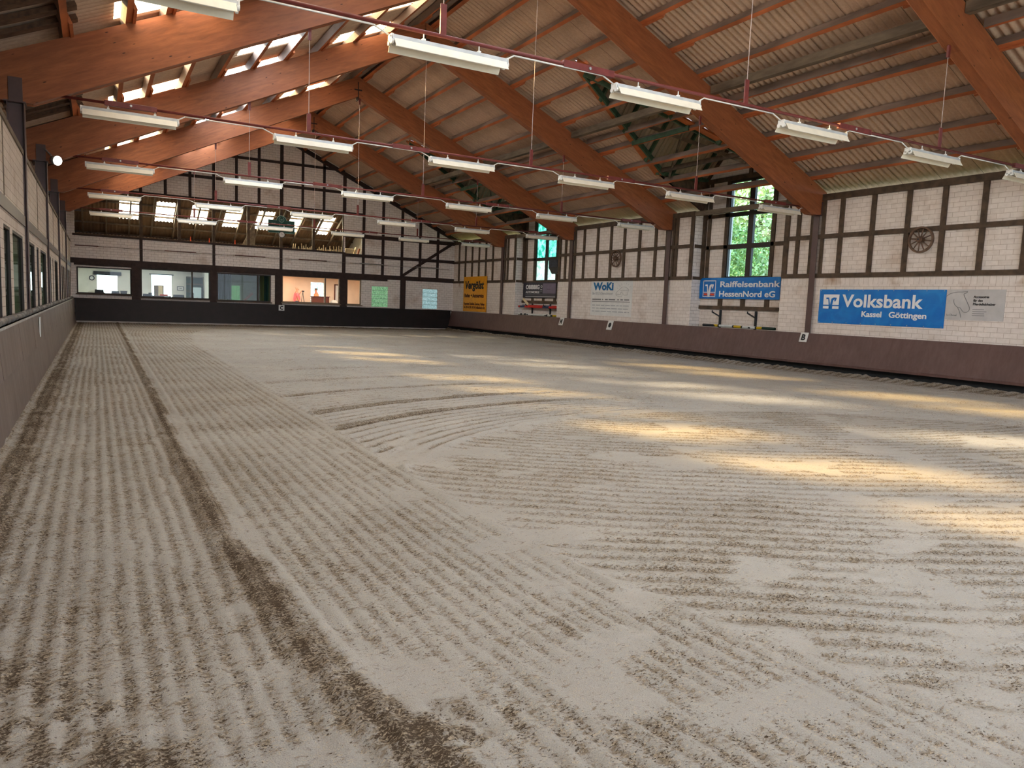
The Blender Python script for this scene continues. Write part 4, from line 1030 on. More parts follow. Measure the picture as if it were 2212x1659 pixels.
for u, v, u2, v2 in ((1010, 440, 1035, 460), (1070, 375, 1095, 405), (1130, 330, 1150, 365), (1210, 305, 1215, 350), (1290, 310, 1280, 350), (1350, 345, 1335, 370), (1410, 400, 1380, 430)):
    stroke(b4, 'sun_ray', [cp(u, v), cp(u2, v2)], .012, 'paleink', x4)
# yellow tyre sign
b5 = flat_sign('advert_board', XS-.03, -1.27, -4.14, 1.21, 3.21, 'sign_y', 'yellow upright board with black and dark red lettering at the far right corner', 'sign', t=.03)
x5 = XS-.03-.036
RT(b5, 'Vergölst', .62, 2.35, 'blackink', -1.50, 2.52, x5, bold=.022, shear=.18)
RT(b5, 'Reifen + Autoservice', .30, 2.4, 'darkred_ink', -1.45, 2.02, x5, bold=.008)
RT(b5, 'Reparatur-Zubehör-Zentrum, Vellmar', .20, 2.6, 'darkred_ink', -1.40, 1.58, x5, bold=.004); RT(b5, 'Tel. (05 61) 82 10 34, Holländische Str.', .20, 2.7, 'darkred_ink', -1.36, 1.38, x5, bold=.004)
# dark car dealer banner in the first niche
b6 = flat_sign('banner', XN-.07, -7.35, -10.45, 2.07, 2.86, 'sign_n', 'black car dealer banner with white lettering in the niche near the gable', 'banner', .004)
x6 = XN-.07-.02
RT(b6, 'OBIBBIG', .30, 1.32, 'whiteink', -7.62, 2.52, x6, bold=.012); RT(b6, 'AUTOMOBILE', .15, 1.32, 'whiteink', -7.62, 2.31, x6, bold=.002)
m = MB(); q = lambda y: y-b6.location.y; qz = lambda z: z-b6.location.z; qx = x6-b6.location.x
m.box(qx, qx+.002, q(-9.25), q(-10.42), qz(2.30), qz(2.80), 'sign_purple'); m.build('purple_field', b6)
m = MB(); m.box(qx-.002, qx, q(-7.6), q(-10.4), qz(2.22), qz(2.235), 'greyink'); m.box(qx-.002, qx, q(-7.6), q(-10.4), qz(2.12), qz(2.16), 'paleink'); m.build('small_print', b6)
RT(b6, 'Q', .16, .16, 'whiteink', -9.05, 2.60, x6-.004); pass
m = MB(); m.box(qx-.003, qx, q(-9.02), q(-9.2), qz(2.48), qz(2.50), 'whiteink'); m.box(qx-.003, qx, q(-9.02), q(-9.2), qz(2.40), qz(2.41), 'paleink'); m.box(qx-.003, qx, q(-9.62), q(-9.95), qz(2.50), qz(2.52), 'sign_n'); m.build('small_mark', b6)
# dressage letters
def letter_R(ch, y, w_, h_, label):
    tilt = -math.atan((20.08-19.82)/(1.165-.27)); zc = 1.165-h_/2+.02; xf = 20.08-(1.165-zc)*.29-.012
    r = empty('arena_marker', (xf, y, zc)); tag(r, label, 'marker')
    mb = MB(); mb.box(-.008, .008, -w_/2, w_/2, -h_/2, h_/2, 'sign_w'); p = mb.build('plate', r, bevel=.003); p.rotation_euler = (0, .283, 0)
    if ch == 'dot':
        mb = MB(); mb.tube((-.014, 0, 0), (-.009, 0, 0), w_*.26, 'blackink', 24); d = mb.build('dot', r); d.rotation_euler = (0, .283, 0); d.scale = (1, 1, 1.15)
    else:
        t_ = text_mesh('lettering', ch, h_*.85, w_*.52, 'blackink', r, MR(xf-.012, y+w_*.26, zc-h_*.30), bold=.012)
        t_.matrix_basis = Matrix.Rotation(.283, 4, 'Y') @ t_.matrix_basis
    return r
letter_R('M', -11.95, .34, .37, 'small white plate with a black letter M on the right kickboard')
letter_R('dot', -15.6, .36, .40, 'small white plate with a black round dot on the right kickboard')
letter_R('B', -25.15, .28, .30, 'white plate with a black letter B on the right kickboard, below the column')
r = empty('arena_marker', (9.93, .055, 1.02)); tag(r, 'white plate with a black letter C on the gable kickboard', 'marker')
m = MB(); m.box(-.15, .15, -.01, .01, -.15, .15, 'sign_w'); m.build('plate', r, bevel=.003)
text_mesh('lettering', 'C', .26, .17, 'blackink', r, MF(9.845, .04, .93), bold=.014)
r = empty('arena_marker', (.245, -24.6, .92)); tag(r, 'narrow white strip plate on the left kickboard', 'marker'); m = MB(); m.box(-.005, .005, -.13, .13, -.18, .18, 'sign_w'); m.build('plate', r)
# green jubilee board and clock in the gallery opening
r = empty('jubilee_board', (9.93, YF-.08, 5.45)); tag(r, 'dark green arched jubilee board with a wreath, hung in the gallery opening', 'sign')
def arch(w_, h0, h1, rad, n=16):
    P = [(-w_, h0), (w_, h0), (w_, h1)]; P += [(rad*math.cos(t_)*1.0, h1+rad*.95*math.sin(t_)-.0) for t_ in np.linspace(0, math.pi, n)]; P += [(-w_, h1)]; return P
m = MB(); m.prism(arch(.70, -.42, .26, .26), 1, -.012, .012, 'mint'); m.build('edge', r)
m = MB(); m.prism(arch(.685, -.405, .245, .245), 1, -.018, -.011, 'green_board'); m.build('panel', r)
text_mesh('lettering', '1948', .12, .20, 'mint', r, MF(9.93-.52, YF-.105, 5.46), bold=.002); text_mesh('lettering', 'Jahre', .14, .26, 'mint', r, MF(9.93-.12, YF-.105, 5.44), bold=.002); text_mesh('lettering', '1998', .12, .20, 'mint', r, MF(9.93+.28, YF-.105, 5.46), bold=.002)
text_mesh('lettering', '50', .12, .11, 'mint', r, MF(9.875, YF-.105, 5.70), bold=.002)
m = MB()
for t_ in np.linspace(R(-235), R(55), 26):
    c_ = Vector((.13*math.cos(t_), -.022, .29+.13*math.sin(t_))); m.beam(c_-Vector((-math.sin(t_-.5), 0, math.cos(t_-.5)))*.022, c_+Vector((-math.sin(t_-.5), 0, math.cos(t_-.5)))*.022, .006, .02, 'mint', up=(math.cos(t_), 0, math.sin(t_)))
m.build('wreath', r)
r = empty('wall_clock', (9.95, YF-.07, 4.95)); tag(r, 'round white clock on the gallery post below the green board', 'clock')
m = MB(); m.tube((0, 0, 0), (0, -.05, 0), .165, 'black', 28); m.build('case', r); m = MB(); m.tube((0, -.05, 0), (0, -.056, 0), .14, 'sign_w', 28); m.build('face', r)
m = MB(); m.beam((0, -.06, 0), (.07, -.06, .03), .004, .012, 'blackink'); m.beam((0, -.06, 0), (-.05, -.06, .09), .004, .01, 'blackink'); m.build('hand', r)

# ------------------------------------------------------------------ wagon wheels, loudspeaker, pole racks and poles
def wheel(y, z, rad, label, n=12, first=None):
    r = empty('wagon_wheel', (XR-.10, y, z)); tag(r, label, 'wheel', None)
    m = MB(); m.ring((0, 0, 0), rad*.86, rad, 0, -.035, .035, 'old_wood', 40); m.build('rim', r, bevel=.006)
    m = MB(); m.tube((-.13, 0, 0), (.07, 0, 0), rad*.17, 'hub', 18, r2=rad*.21); m.tube((-.135, 0, 0), (-.129, 0, 0), rad*.08, 'black', 14); m.build('hub', r, smooth=False)
    for i in range(n):
        a = 2*math.pi*i/n+.15; s_ = MB(); s_.tube((-.03, math.cos(a)*rad*.16, math.sin(a)*rad*.16), (0, math.cos(a)*rad*.88, math.sin(a)*rad*.88), .02, 'old_wood', 8, r2=.014); s_.build('spoke', r, smooth=True)
    return r
wheel(-28.41, 3.80, .345, 'old wooden wagon wheel hung above the large blue banner')
wheel(-15.58, 3.77, .355, 'old wooden wagon wheel hung above the white car board')
r = empty('loudspeaker', (20.45, -10.75, 3.55)); tag(r, 'black loudspeaker with tapered bottom hung in front of the teal window', 'loudspeaker')
m = MB(); m.prism([(-.42, .38), (.40, .38), (.40, -.02), (.12, -.30), (-.30, -.30), (-.42, -.1)], 0, -.22, .10, 'black'); m.build('cabinet', r, bevel=.03)
m = MB(); m.box(-.235, -.22, -.36, .34, -.02, .32, 'chair'); m.build('grille', r)
m = MB(); m.box(-.03, .27, -.03, .03, .38, .42, 'grey_steel'); m.tube((0, -.1, -.3), (.1, -.1, -.62), .02, 'timber', 8); m.build('mounting_arm', r)
def rack(y, label):
    r = empty('pole_rack', (XN-.05, y, 1.2)); tag(r, label, 'rack', 'pole racks in the niches')
    m = MB(); m.box(-.03, .03, -.03, .03, -.05, .58, 'black'); m.build('upright', r)
    for z in (.34, ): m = MB(); m.beam((0, 0, z), (-.40, .0, z+.16), .04, .04, 'black'); m.beam((-.40, 0, z+.14), (-.40, 0, z+.22), .03, .03, 'black', up=(1, 0, 0)); m.build('arm', r)
    m = MB(); m.beam((0, 0, -.02), (-.32, 0, .02), .04, .04, 'black'); m.build('arm', r)
rack(-21.08, 'black steel rack bracket under the middle banner, the one farther from the camera'); rack(-22.68, 'black steel rack bracket under the middle banner, the one nearer to the camera')
rack(-8.27, 'black steel rack bracket under the dealer banner, the one farther from the camera'); rack(-9.95, 'black steel rack bracket under the dealer banner, the one nearer to the camera')
def pole(y0, y1, x, z, bands, rad, label, dz=0):
    r = empty('jump_pole', (x, (y0+y1)/2, z)); tag(r, label, 'pole'); L_ = y0-y1; yy = L_/2
    for frac, mt in bands:
        m = MB(); m.tube((0, yy, dz*(yy/L_)), (0, yy-L_*frac, dz*((yy-L_*frac)/L_)), rad, mt, 14); m.build('band', r, smooth=False); yy -= L_*frac
    return r
pole(-7.35, -10.95, 20.42, 1.62, [(.05, 'red'), (.13, 'navy'), (.47, 'red'), (.16, 'navy'), (.19, 'red')], .055, 'red and navy banded jumping pole on the racks, front one of the pair')
pole(-7.55, -11.0, 20.54, 1.66, [(.12, 'navy'), (.5, 'red'), (.18, 'navy'), (.2, 'red')], .055, 'red and navy banded jumping pole on the racks, rear one of the pair')
pole(-7.3, -11.05, 20.46, 1.225, [(.06, 'pole_w'), (.04, 'black'), (.06, 'pole_w'), (.05, 'black'), (.5, 'pole_w'), (.04, 'black'), (.07, 'pole_w'), (.05, 'black'), (.13, 'yellow')], .05, 'white and black banded pole lying on the board ledge near the gable')
pole(-20.5, -23.7, 20.45, 1.225, [(.17, 'black'), (.06, 'yellow'), (.02, 'black'), (.19, 'pole_w'), (.02, 'black'), (.10, 'yellow'), (.02, 'black'), (.17, 'pole_w'), (.02, 'black'), (.07, 'yellow'), (.16, 'dkgreen')], .045, 'yellow, white and black banded pole lying below the middle niche banner')
m = MB(); m.beam((20.5, -7.62, 2.02), (20.5, -8.15, 1.72), .03, .13, 'slat_pale'); tag(m.build('loose_board'), 'short pale board leaning on the red poles near the gable', 'board')
# pale jump pickets and boards stored on the gallery
rr = random.Random(11)
xs_ = sorted([10.65, 10.75, 10.95, 11.15, 11.22, 11.27, 11.35, 11.42, 11.48, 11.56, 11.62, 11.70]+[12.0+i*.085 for i in range(17)])
pk0 = None
for i, x in enumerate(xs_):
    h_ = rr.choice([.10, .16, .22, .3, .34])
    m = MB(); m.box(-.018, .018, -.012, .012, 0, h_, 'slat_pale'); m.prism([(-.018, h_), (.018, h_), (0, h_+.03)], 1, -.012, .012, 'slat_pale')
    o = m.build('white_picket'); o.location = (x, YF+.28+rr.uniform(0, .1), 4.24); o.rotation_euler = (0, rr.uniform(-.12, .16), 0)
    tag(o, 'pale pointed wooden picket standing behind the gallery sill, %s from the left' % ORD[i], 'picket', 'pickets behind the gallery sill')
for i in range(9):
    m = MB(); m.box(-.02, .02, -.1, .1, 0, .30, 'slat_pale'); o = m.build('jump_cup_rail'); o.location = (13.56+i*.05, YF+.3, 4.2); o.rotation_euler = (0, .1+.03*i, 0)
    tag(o, 'pale board in the leaning stack of the small gallery opening, %s from the left' % ORD[i], 'board', 'leaning boards in the small gallery opening')
for i, x in enumerate((14.1, 14.3)):
    m = MB(); m.box(-.04, .04, -.1, .1, 0, .38-.06*i, 'slat_pale' if i == 0 else 'valley'); o = m.build('jump_board'); o.location = (x, YF+.3, 4.22); o.rotation_euler = (0, .25, 0)
    tag(o, ['wide pale board leaning right in the small gallery opening', 'orange board leaning right in the small gallery opening'][i], 'board')
for i, x in enumerate((5.45, 6.35, 7.62)):
    m = MB(); m.tube((0, 0, 0), (0, 0, .26), .035, 'orange_ink', 10, r2=.02); o = m.build('orange_post'); o.location = (x, YF+.3, 4.25)
    tag(o, 'small orange post on the gallery sill, %s from the left' % ORD[i], 'post', 'orange posts on the gallery sill')
m = MB(); m.prism([(8.05, 4.25), (8.75, 4.25), (8.75, 5.7)], 1, YF+.9, YF+.95, 'rough_w'); tag(m.build('hanging_sheet'), 'grey brown sheet hanging beside the gallery post left of the green board', 'sheet')

# ------------------------------------------------------------------ rooms behind the gable windows
rm = MB(); YR = 4.7; FZ = .45
def room(x0, x1, mat, back_holes, name, ceil=2.86):
    mb = MB(); mb.box(x0, x1, YF+.24, YR, FZ-.1, FZ, 'concrete'); mb.box(x0, x1, YF+.24, YR, ceil, ceil+.08, mat)
    mb.box(x0-.06, x0, YF+.24, YR, FZ, ceil, mat); mb.box(x1, x1+.06, YF+.24, YR, FZ, ceil, mat)
    wall(mb, 1, YR, .2, x0, x1, FZ, ceil, back_holes, mat); return struct(mb.build('wall_'+name))
room(.2, 6.5, 'plaster_w', [(1.2, 2.17, .9, 2.42), (3.85, 4.88, .9, 2.58)], 'lounge')
room(6.6, 9.8, 'plaster_g', [], 'kitchen')
room(9.95, 16.5, 'plaster_p', [(10.5, 11.0, FZ, 2.45), (12.7, 13.5, 1.3, 2.57)], 'foyer')
for nm, x, e, c in (('lounge_light', 2.2, 13, (1, .95, .86)), ('lounge_light', 4.9, 13, (1, .97, .9)), ('foyer_light', 12.0, 60, (1, .9, .76)), ('foyer_light', 14.6, 30, (1, .88, .74)), ('kitchen_light', 7.8, 12, (1, .95, .75))):
    area(nm, (x, 2.7, 2.82), (0, 0, -1), 1.4, .6, e, c)
for (x0, x1, z0, z1), mt in (((1.2, 2.17, .9, 2.42), 'glow_blind'), ((3.85, 4.88, .9, 2.58), 'glow_blind'), ((10.5, 11.0, FZ, 2.45), 'glow_white')):
    wn += 1; m = MB(); m.box(x0, x1, YR+.1, YR+.11, z0, z1, mt); struct(m.build('window_%d' % wn))
wn += 1; m = MB()
for i in range(4):
    for j in range(6): m.box(12.7+i*.2+.012, 12.7+(i+1)*.2-.012, YR-.02, YR+.12, 1.3+j*.21+.012, 1.3+(j+1)*.21-.012, 'block_blue')
struct(m.build('window_%d' % wn))
# lounge things
m = MB(); m.box(1.03, 2.37, YR-.12, YR-.02, 2.40, 2.60, 'chair'); tag(m.build('blind_box'), 'dark blind box above the bright window in the left lounge', 'blind')
m = MB(); m.box(3.75, 4.98, YR-.10, YR-.02, 2.56, 2.61, 'chair'); tag(m.build('blind_box'), 'thin dark blind rail above the bright window in the second office', 'blind')
m = MB()
for z in (1.4, 1.75, 2.1): m.box(3.87, 4.86, YR+.06, YR+.07, z, z+.012, 'mint'); m.box(1.2, 2.17, YR+.06, YR+.07, z, z+.012, 'mint')
struct(m.build('trim_1'))
r = empty('wall_clock', (.96, YR-.03, 2.22)); tag(r, 'round dark rimmed clock on the lounge wall left of the window', 'clock')
m = MB(); m.ring((0, 0, 0), .09, .135, 1, -.04, 0, 'chair', 26); m.build('rim', r); m = MB(); m.tube((0, 0, 0), (0, -.02, 0), .09, 'sign_w', 24); m.build('face', r)
m = MB(); m.box(3.98, 4.48, YR+.02, YR+.05, .9, 1.98, 'rough_w'); m.box(4.2, 4.42, YR+.0, YR+.03, .9, 1.95, 'slat_pale'); tag(m.build('door_view'), 'brown doorway panel seen inside the bright office window', 'panel')
r = empty('picture_frame', (5.33, YR-.03, 1.86)); tag(r, 'small dark framed picture on the office wall', 'picture')
m = MB(); m.box(-.17, .17, -.02, 0, -.12, .12, 'chair'); m.build('frame', r); m = MB(); m.box(-.14, .14, -.025, -.019, -.09, .09, 'sign_w'); m.build('print', r); m = MB(); m.box(-.06, .08, -.028, -.024, -.02, .02, 'greyink'); m.build('drawing', r)
m = MB(); m.box(5.55, 6.48, 3.9, 4.6, FZ, 2.5, 'dkgreen'); 
r = empty('shelf_unit', (0, 0, 0)); tag(r, 'dark green shelf unit at the right end of the second office', 'shelf')
m = MB(); m.box(5.60, 6.48, YR-.35, YR-.3, FZ, 2.55, 'dkgreen'); m.build('back', r); m = MB()
for z in (1.3, 1.7, 2.1, 2.5): m.box(5.60, 6.48, YR-.62, YR-.3, z, z+.03, 'rough_w')
m.build('shelf', r)
r = empty('refrigerator', (6.12, 3.9, FZ)); tag(r, 'pale blue white refrigerator in the second office', 'refrigerator')
m = MB(); m.box(-.22, .22, 0, .5, 0, 1.5, 'fridge'); m.build('body', r, bevel=.02); m = MB(); m.box(-.21, .21, -.03, 0, .02, 1.1, 'fridge'); m.build('door', r); m = MB(); m.box(-.03, .03, -.05, -.03, .9, .93, 'greyink'); m.build('handle', r)
def chair(x, y, rz_, label, z=1.0, w_=.42, group=None):
    r = empty('chair', (x, y, FZ), (0, 0, rz_)); tag(r, label, 'chair', group)
    m = MB(); m.box(-w_/2, w_/2, -.2, .22, .42, .48, 'chair'); m.build('seat', r, bevel=.02)
    m = MB(); m.prism([(-w_/2, .5), (w_/2, .5), (w_/2*.85, z), (-w_/2*.85, z)], 1, .2, .25, 'chair'); m.build('backrest', r, bevel=.03)
    for a in (-1, 1):
        for b in (-1, 1): m = MB(); m.tube((a*.18, b*.18, 0), (a*.18, b*.18, .43), .014, 'black', 6); m.build('leg', r)
chair(1.38, 1.7, .4, 'dark chair in front of the bright lounge window, the left one', 1.14, .42); chair(1.95, 1.75, -.3, 'dark chair in front of the bright lounge window, the right one', 1.10, .36)
chair(.45, 1.9, 1.2, 'green grey chair at the left edge of the lounge window', 1.12, .4); chair(3.50, 1.9, .2, 'low dark chair at the left of the second office', 1.02, .34); chair(3.25, 2.2, 1.3, 'dark chair seen edge on at the left of the second office', 1.08, .34)
chair(5.0, 1.6, .1, 'wide dark armchair below the framed picture', 1.03, .56); chair(5.85, 2.2, 1.0, 'dark high backed chair beside the green shelves', 1.15, .4); chair(3.85, 2.3, 1.1, 'slim dark chair beside the bright office window', 1.08, .3)
m = MB(); m.prism([(2.24, 1.42), (2.5, 1.42), (2.53, 1.6), (2.21, 1.6)], 1, .9, 1.2, 'chair'); tag(m.build('planter_box'), 'small black box on the lounge sill, right side', 'box')
m = MB(); m.sphere((1.15, 2.3, 1.30), .42, 'plaster_w', 14, 8, (1.1, .5, .75)); tag(m.build('pale_armchair', smooth=True), 'pale rounded armchair in the lounge left of the bright window', 'armchair')
r = empty('table', (4.2, 2.5, FZ)); tag(r, 'red brown table in front of the bright office window', 'table')
m = MB(); m.box(-.45, .45, -.3, .3, .92, .97, 'cabinet'); m.build('top', r)
for a in (-.4, .4):
    for b in (-.25, .25): m = MB(); m.box(a-.03, a+.03, b-.03, b+.03, 0, .92, 'cabinet'); m.build('leg', r)
m = MB(); m.box(4.12, 4.5, 2.3, 2.6, FZ+.97, FZ+1.05, 'orange_ink'); tag(m.build('red_box'), 'flat orange red box on the office table', 'box')
# kitchen: curtains and clutter
r = empty('curtain', (0, 0, 0)); tag(r, 'grey gathered curtain at the left of the dim third window', 'curtain')
m = MB(); vs = []; fs = []
for i in range(41):
    x = 6.74+i*.0175; y = .62+.03*math.sin(i*.9); vs += [(x, y, 1.36), (x, y, 2.70)]
for i in range(40): fs.append((2*i, 2*i+2, 2*i+3, 2*i+1))
m.add(vs, fs, 'curtain'); m.build('cloth', r, smooth=True)
r = empty('curtain', (0, 0, 0)); tag(r, 'blue narrow curtain at the right of the dim third window', 'curtain')
m = MB(); vs = []; fs = []
for i in range(15):
    x = 9.12+i*.0175; y = .62+.03*math.sin(i*.9); vs += [(x, y, 1.33), (x, y, 2.70)]
for i in range(14): fs.append((2*i, 2*i+2, 2*i+3, 2*i+1))
m.add(vs, fs, 'curtain_b'); m.build('cloth', r, smooth=True)
r = empty('cupboard', (7.65, YR-.3, FZ)); tag(r, 'pale yellow cupboard with a dark handle behind the third window', 'cupboard')
m = MB(); m.box(-.3, .12, -.25, .25, 0, 2.2, 'slat_pale'); m.build('body', r); m = MB(); m.box(-.02, .03, -.28, -.25, 1.25, 1.42, 'black'); m.build('handle', r)
m = MB(); 
for i in range(3):
    for j in range(6): m.box(7.95+i*.2, 8.13+i*.2, YR-.06, YR-.01, 1.15+j*.17, 1.30+j*.17, 'block_green')
wn += 1; struct(m.build('window_%d' % wn))
m = MB(); m.beam((8.5, 3.6, 1.2), (9.05, 3.6, 1.75), .05, .14, 'valley'); tag(m.build('leaning_plank'), 'orange brown plank leaning inside the dim third window', 'plank')
m = MB(); m.box(7.40, 7.46, 1.0, 1.2, 1.3, 1.75, 'red'); m.box(7.40, 7.46, 1.0, 1.2, 1.75, 2.4, 'sign_w'); tag(m.build('poster_roll'), 'narrow white and red panel beside the grey curtain', 'panel')
# foyer: counter, door, chair
r = empty('counter', (13.0, 3.3, FZ)); tag(r, 'dark red brown counter in front of the standing man at the right', 'counter')
m = MB(); m.box(-.52, .45, 0, .5, 0, 1.24, 'cabinet'); m.build('body', r); m = MB(); m.box(-.56, .49, -.03, .53, 1.24, 1.28, 'cabinet'); m.build('top', r)
wn += 1
dm = MB(); dm.box(14.15, 14.22, YR-.05, YR, FZ, 2.5, 'cabinet'); dm.box(14.7, 14.77, YR-.05, YR, FZ, 2.5, 'cabinet'); dm.box(14.15, 14.77, YR-.05, YR, 2.45, 2.52, 'cabinet')
d_ = struct(dm.build('door_1')); m = MB(); m.box(14.22, 14.7, YR-.04, YR-.01, FZ, 2.45, 'sign_w'); m.build('leaf', d_); m = MB(); m.box(14.36, 14.6, YR-.045, YR-.04, 1.85, 2.3, 'fridge'); m.build('pane', d_); m = MB(); m.box(14.25, 14.29, YR-.08, YR-.04, 1.45, 1.5, 'black'); m.build('handle', d_)
m = MB(); m.sphere((13.95, 4.0, 1.35), .2, 'plaster_w', 12, 8, (1.1, .7, 1)); tag(m.build('lamp_globe', smooth=True), 'pale rounded lamp shade behind the right part of the bright window', 'lamp')
r = empty('tripod', (12.02, 3.9, FZ)); tag(r, 'dark camera tripod held by the man in the coral shirt', 'tripod')
for dx, dy in ((-.22, 0), (.2, .12), (.16, -.14)): m = MB(); m.tube((0, 0, 1.5), (dx, dy, 0), .014, 'black', 6); m.build('leg', r)
m = MB(); m.box(-.05, .07, -.04, .04, 1.5, 1.58, 'black'); m.build('camera_head', r)

# people
def skin_chain(name, verts, edges, radii, mat, parent, root=0, sub=2):
    me = bpy.data.meshes.new(name); me.from_pydata(verts, edges, []); o = bpy.data.objects.new(name, me); COL.objects.link(o); o.parent = parent
    sk = o.modifiers.new('skin', 'SKIN'); lay = me.skin_vertices[0].data if me.skin_vertices else None
    if lay is None:
        bpy.context.view_layer.objects.active = o
        me.skin_vertices.update() if hasattr(me.skin_vertices, 'update') else None
    for i, rr_ in enumerate(radii):
        d = me.skin_vertices[0].data[i]; d.radius = (rr_, rr_) if not hasattr(rr_, '__len__') else rr_; d.use_root = (i == root)
    s_ = o.modifiers.new('sub', 'SUBSURF'); s_.levels = sub; s_.render_levels = sub; me.materials.append(M[mat])
    return o
def person(x, y, rot, label, shirt, hair, arm, belly=.16, lean=0):
    """stands on the room floor facing local +x"""
    r = empty('person', (x, y, FZ), (0, 0, rot)); tag(r, label, 'person')
    V = [(0, 0, .95), (0.02, 0, 1.12), (0.01+lean, 0, 1.34), (lean, 0, 1.46), (lean+.02, 0, 1.53), (lean+.03, 0, 1.60), (lean+.035, 0, 1.70),
         (lean-.01, .17, 1.42), (lean-.01, -.17, 1.42), (0, .09, .90), (0, -.09, .90), (.01, .10, .5), (.01, -.10, .5), (-.02, .10, .08), (-.02, -.10, .08), (.12, .10, .04), (.12, -.10, .04)]
    E = [(0, 1), (1, 2), (2, 3), (3, 4), (4, 5), (5, 6), (3, 7), (3, 8), (0, 9), (0, 10), (9, 11), (10, 12), (11, 13), (12, 14), (13, 15), (14, 16)]
    Rd = [.14, (belly, .15), .15, .11, .055, (.085, .075), (.075, .07), .06, .06, .09, .09, .06, .06, .04, .04, .035, .035]
    n = len(V); a1 = arm; V += a1[0]; V += a1[1]; E += [(7, n), (n, n+1), (n+1, n+2), (8, n+3), (n+3, n+4), (n+4, n+5)]; Rd += [.045, .035, .03, .045, .035, .03]
    body = skin_chain('body', V, E, Rd, 'skin', r)
    # clothes follow the trunk a little outside the body
    sh = MB(); rings = [(0.0, 0, .92, .165, .155), (.02, 0, 1.05, belly+.03, .175), (.02+lean*.5, 0, 1.2, belly+.02, .18), (lean, 0, 1.36, .15, .195), (lean, 0, 1.45, .11, .15), (lean+.01, 0, 1.50, .065, .07)]
    ns = 16; vs = []; fs = []
    for cx, cy, cz, ra, rb_ in rings: vs += [(cx+ra*math.cos(2*math.pi*i/ns), cy+rb_*math.sin(2*math.pi*i/ns), cz) for i in range(ns)]
    for j in range(len(rings)-1):
        for i in range(ns): fs.append((j*ns+i, j*ns+(i+1) % ns, (j+1)*ns+(i+1) % ns, (j+1)*ns+i))
    sh.add(vs, fs, shirt)
    for s_, ar in ((7, a1[0]), (8, a1[1])): sh.tube(V[s_], Vector(V[s_]).lerp(Vector(ar[0]), .95), .075, shirt, 12, r2=.065)
    sh.build('shirt', r, smooth=True)
    tr_ = MB()
    for s_ in (-1, 1): tr_.tube((0, s_*.085, .95), (.01, s_*.10, .5), .105, 'trousers', 12, r2=.08); tr_.tube((.01, s_*.10, .5), (-.02, s_*.10, .08), .08, 'trousers', 12, r2=.065)
    tr_.tube((0, 0, .86), (0, 0, .97), .155, 'trousers', 14, r2=.16); tr_.build('trousers', r, smooth=True)
    h = MB(); h.sphere((lean+.015, 0, 1.70), .098, hair, 14, 8, (1.05, .88, .75)); h.build('hair', r, smooth=True)
    f = MB(); hx = lean+.03; f.sphere((hx+.115, 0, 1.615), .022, 'skin', 8, 6, (1, .8, 1.2)); f.build('nose', r, smooth=True)
    for s_ in (-1, 1):
        f = MB(); f.sphere((hx+.085, s_*.033, 1.645), .012, 'chair', 8, 6); f.build('eye', r, smooth=True); f = MB(); f.sphere((hx-.0, s_*.085, 1.62), .028, 'skin', 8, 6, (.8, .35, 1.2)); f.build('ear', r, smooth=True)
    f = MB(); f.sphere((hx+.088, 0, 1.575), .02, 'hub', 8, 6, (.5, 1.2, .3)); f.build('mouth', r, smooth=True)
    # hands with fingers
    for k_, ar in enumerate(a1):
        p, q_ = Vector(ar[1]), Vector(ar[2]); d = (q_-p).normalized(); u = Vector((0, 1, 0)); u = (u-d*u.dot(d)).normalized(); w_ = d.cross(u); hm = MB()
        hm.beam(q_, q_+d*.08, .075, .028, 'skin', up=w_)
        for fi in range(4): 
            st = q_+d*.075+u*(-.03+.02*fi); md = st+d*.04-w_*.008; hm.tube(st, md, .009, 'skin', 6); hm.tube(md, md+d*(.028 if fi in (0, 3) else .036)-w_*.022, .009, 'skin', 6, r2=.006)
        hm.tube(q_+d*.02+u*.035, q_+d*.055+u*.07, .011, 'skin', 6); hm.build('hand', r, smooth=False)
    return r
person(11.66, 4.0, 0, 'man in a coral shirt reaching out to a tripod behind the window', 'shirt_pink', 'hair_pale', ([(.12, .16, 1.22), (.25, .13, 1.44), (.29, .11, 1.5)], [(.02, -.21, 1.16), (.12, -.16, .98), (.15, -.13, .93)]), .19, .0)
person(12.98, 4.25, math.pi, 'man in a peach shirt standing behind the counter facing left', 'shirt_peach', 'hair', ([(.04, .2, 1.2), (.16, .16, 1.06), (.2, .14, 1.04)], [(.04, -.2, 1.2), (.16, -.16, 1.06), (.2, -.14, 1.04)]), .14, .06)

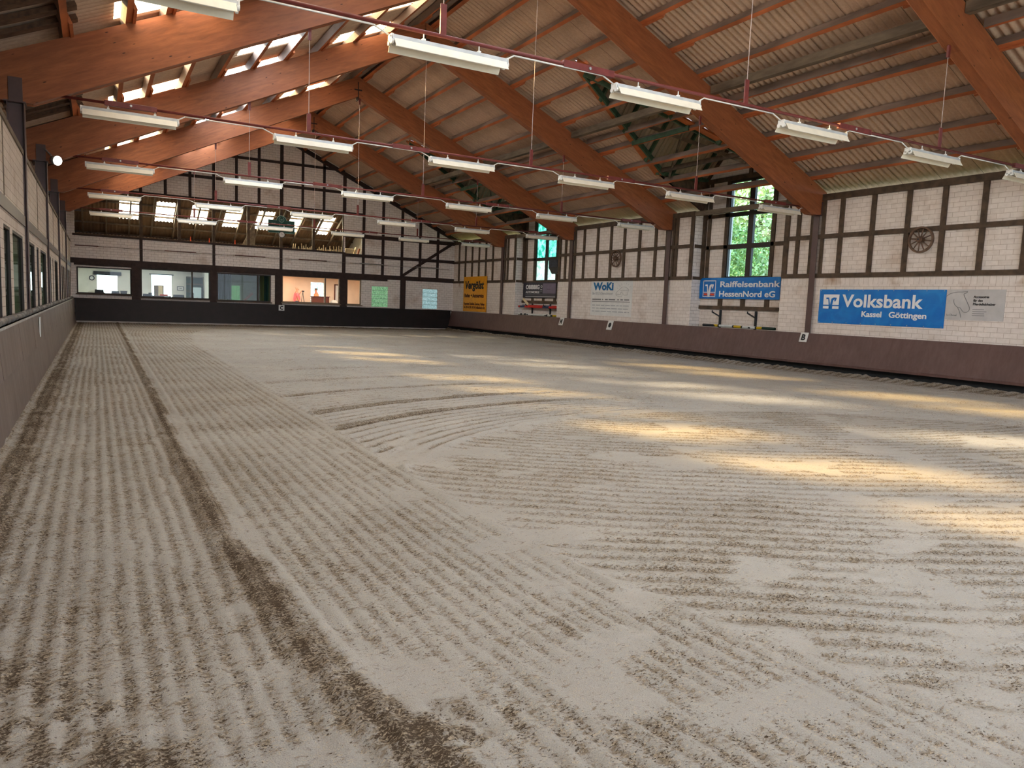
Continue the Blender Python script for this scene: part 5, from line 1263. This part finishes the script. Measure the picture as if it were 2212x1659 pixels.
# ------------------------------------------------------------------ outside: grass and trees seen through the dormer windows
m = MB(); m.box(-60, 90, -90, 60, -.6, -.3, 'grass'); struct(m.build('ground'))
def foliage_mesh(seed, n, rx, rz_, mat):
    rg = np.random.default_rng(seed); d = rg.normal(size=(n, 3)); d /= np.linalg.norm(d, axis=1)[:, None]; rad = .55+.45*rg.random(n)**.5
    lump = 1+.22*np.sin(d[:, 0]*5+seed)*np.cos(d[:, 1]*4)+.15*np.sin(d[:, 2]*7)
    c = d*(rad*lump)[:, None]*np.array([rx, rx, rz_]); a = rg.normal(size=(n, 3)); a /= np.linalg.norm(a, axis=1)[:, None]; b = np.cross(a, rg.normal(size=(n, 3))); b /= np.linalg.norm(b, axis=1)[:, None]
    s_ = (.06+.09*rg.random(n))[:, None]; v = np.stack([c-a*s_, c+b*s_*.6, c+a*s_, c-b*s_*.6], 1).reshape(-1, 3)
    me = bpy.data.meshes.new('foliage'); me.from_pydata(v.tolist(), [], [(4*i, 4*i+1, 4*i+2, 4*i+3) for i in range(n)]); me.materials.append(M[mat]); return me
F1, F2 = foliage_mesh(1, 20000, 3.0, 4.2, 'leaf'), foliage_mesh(2, 20000, 2.6, 3.4, 'leaf2')
tm = MB(); tm.tube((0, 0, -.3), (.1, 0, 3.5), .24, 'bark', 10, r2=.16); tm.tube((.1, 0, 3.4), (.6, .3, 6.5), .15, 'bark', 8, r2=.06); tm.tube((.1, 0, 3.4), (-.5, -.4, 6.2), .12, 'bark', 8, r2=.05); T0 = tm.build('trunk')
TT = [(30.5, -9.5, 4.2, F1, 1.0, 'near'), (31.5, -1.5, 4.6, F2, 1.05, 'middle'), (33, 7.5, 5.5, F1, 1.3, 'far'), (41, -4, 7.5, F2, 1.6, 'tall')]
TL = ['dark green tree outside the middle dormer window, lower right', 'pale green tree outside the middle dormer window, centre', 'green tree outside, behind the teal window near the gable', 'tall pale tree standing farthest outside, upper part of the middle dormer window']
for i, (x, y, z, F, s_, _n) in enumerate(TT):
    r = empty('tree', (x, y, -.3)); tag(r, TL[i], 'tree', 'trees outside the dormer windows')
    f = bpy.data.objects.new('foliage', F); COL.objects.link(f); f.parent = r; f.location = (0, 0, z); f.scale = (s_, s_, s_*1.1); f.rotation_euler = (0, 0, i*1.3)
    t_ = T0 if i == 0 else T0.copy()
    if i: COL.objects.link(t_)
    t_.parent = r; t_.scale = (s_, s_, z/5.0)

# ------------------------------------------------------------------ survey correction: lengths along the hall were taken 3 % short
KY = 6.6243/6.4307
for o in [o for o in sc.objects if o.parent is None and o.type in ('MESH', 'EMPTY')]:
    if o.get('surveyed'): del o['surveyed']; continue
    at0 = o.type == 'MESH' and abs(o.location.y) < 1e-6
    o.location.y = .6004+(o.location.y-.544)*KY if not at0 else .6004-.544*KY
    if o.get('category') in ('wheel', 'person', 'chair', 'clock', 'marker', 'tripod', 'loudspeaker', 'tree'): continue
    o.scale.y *= KY
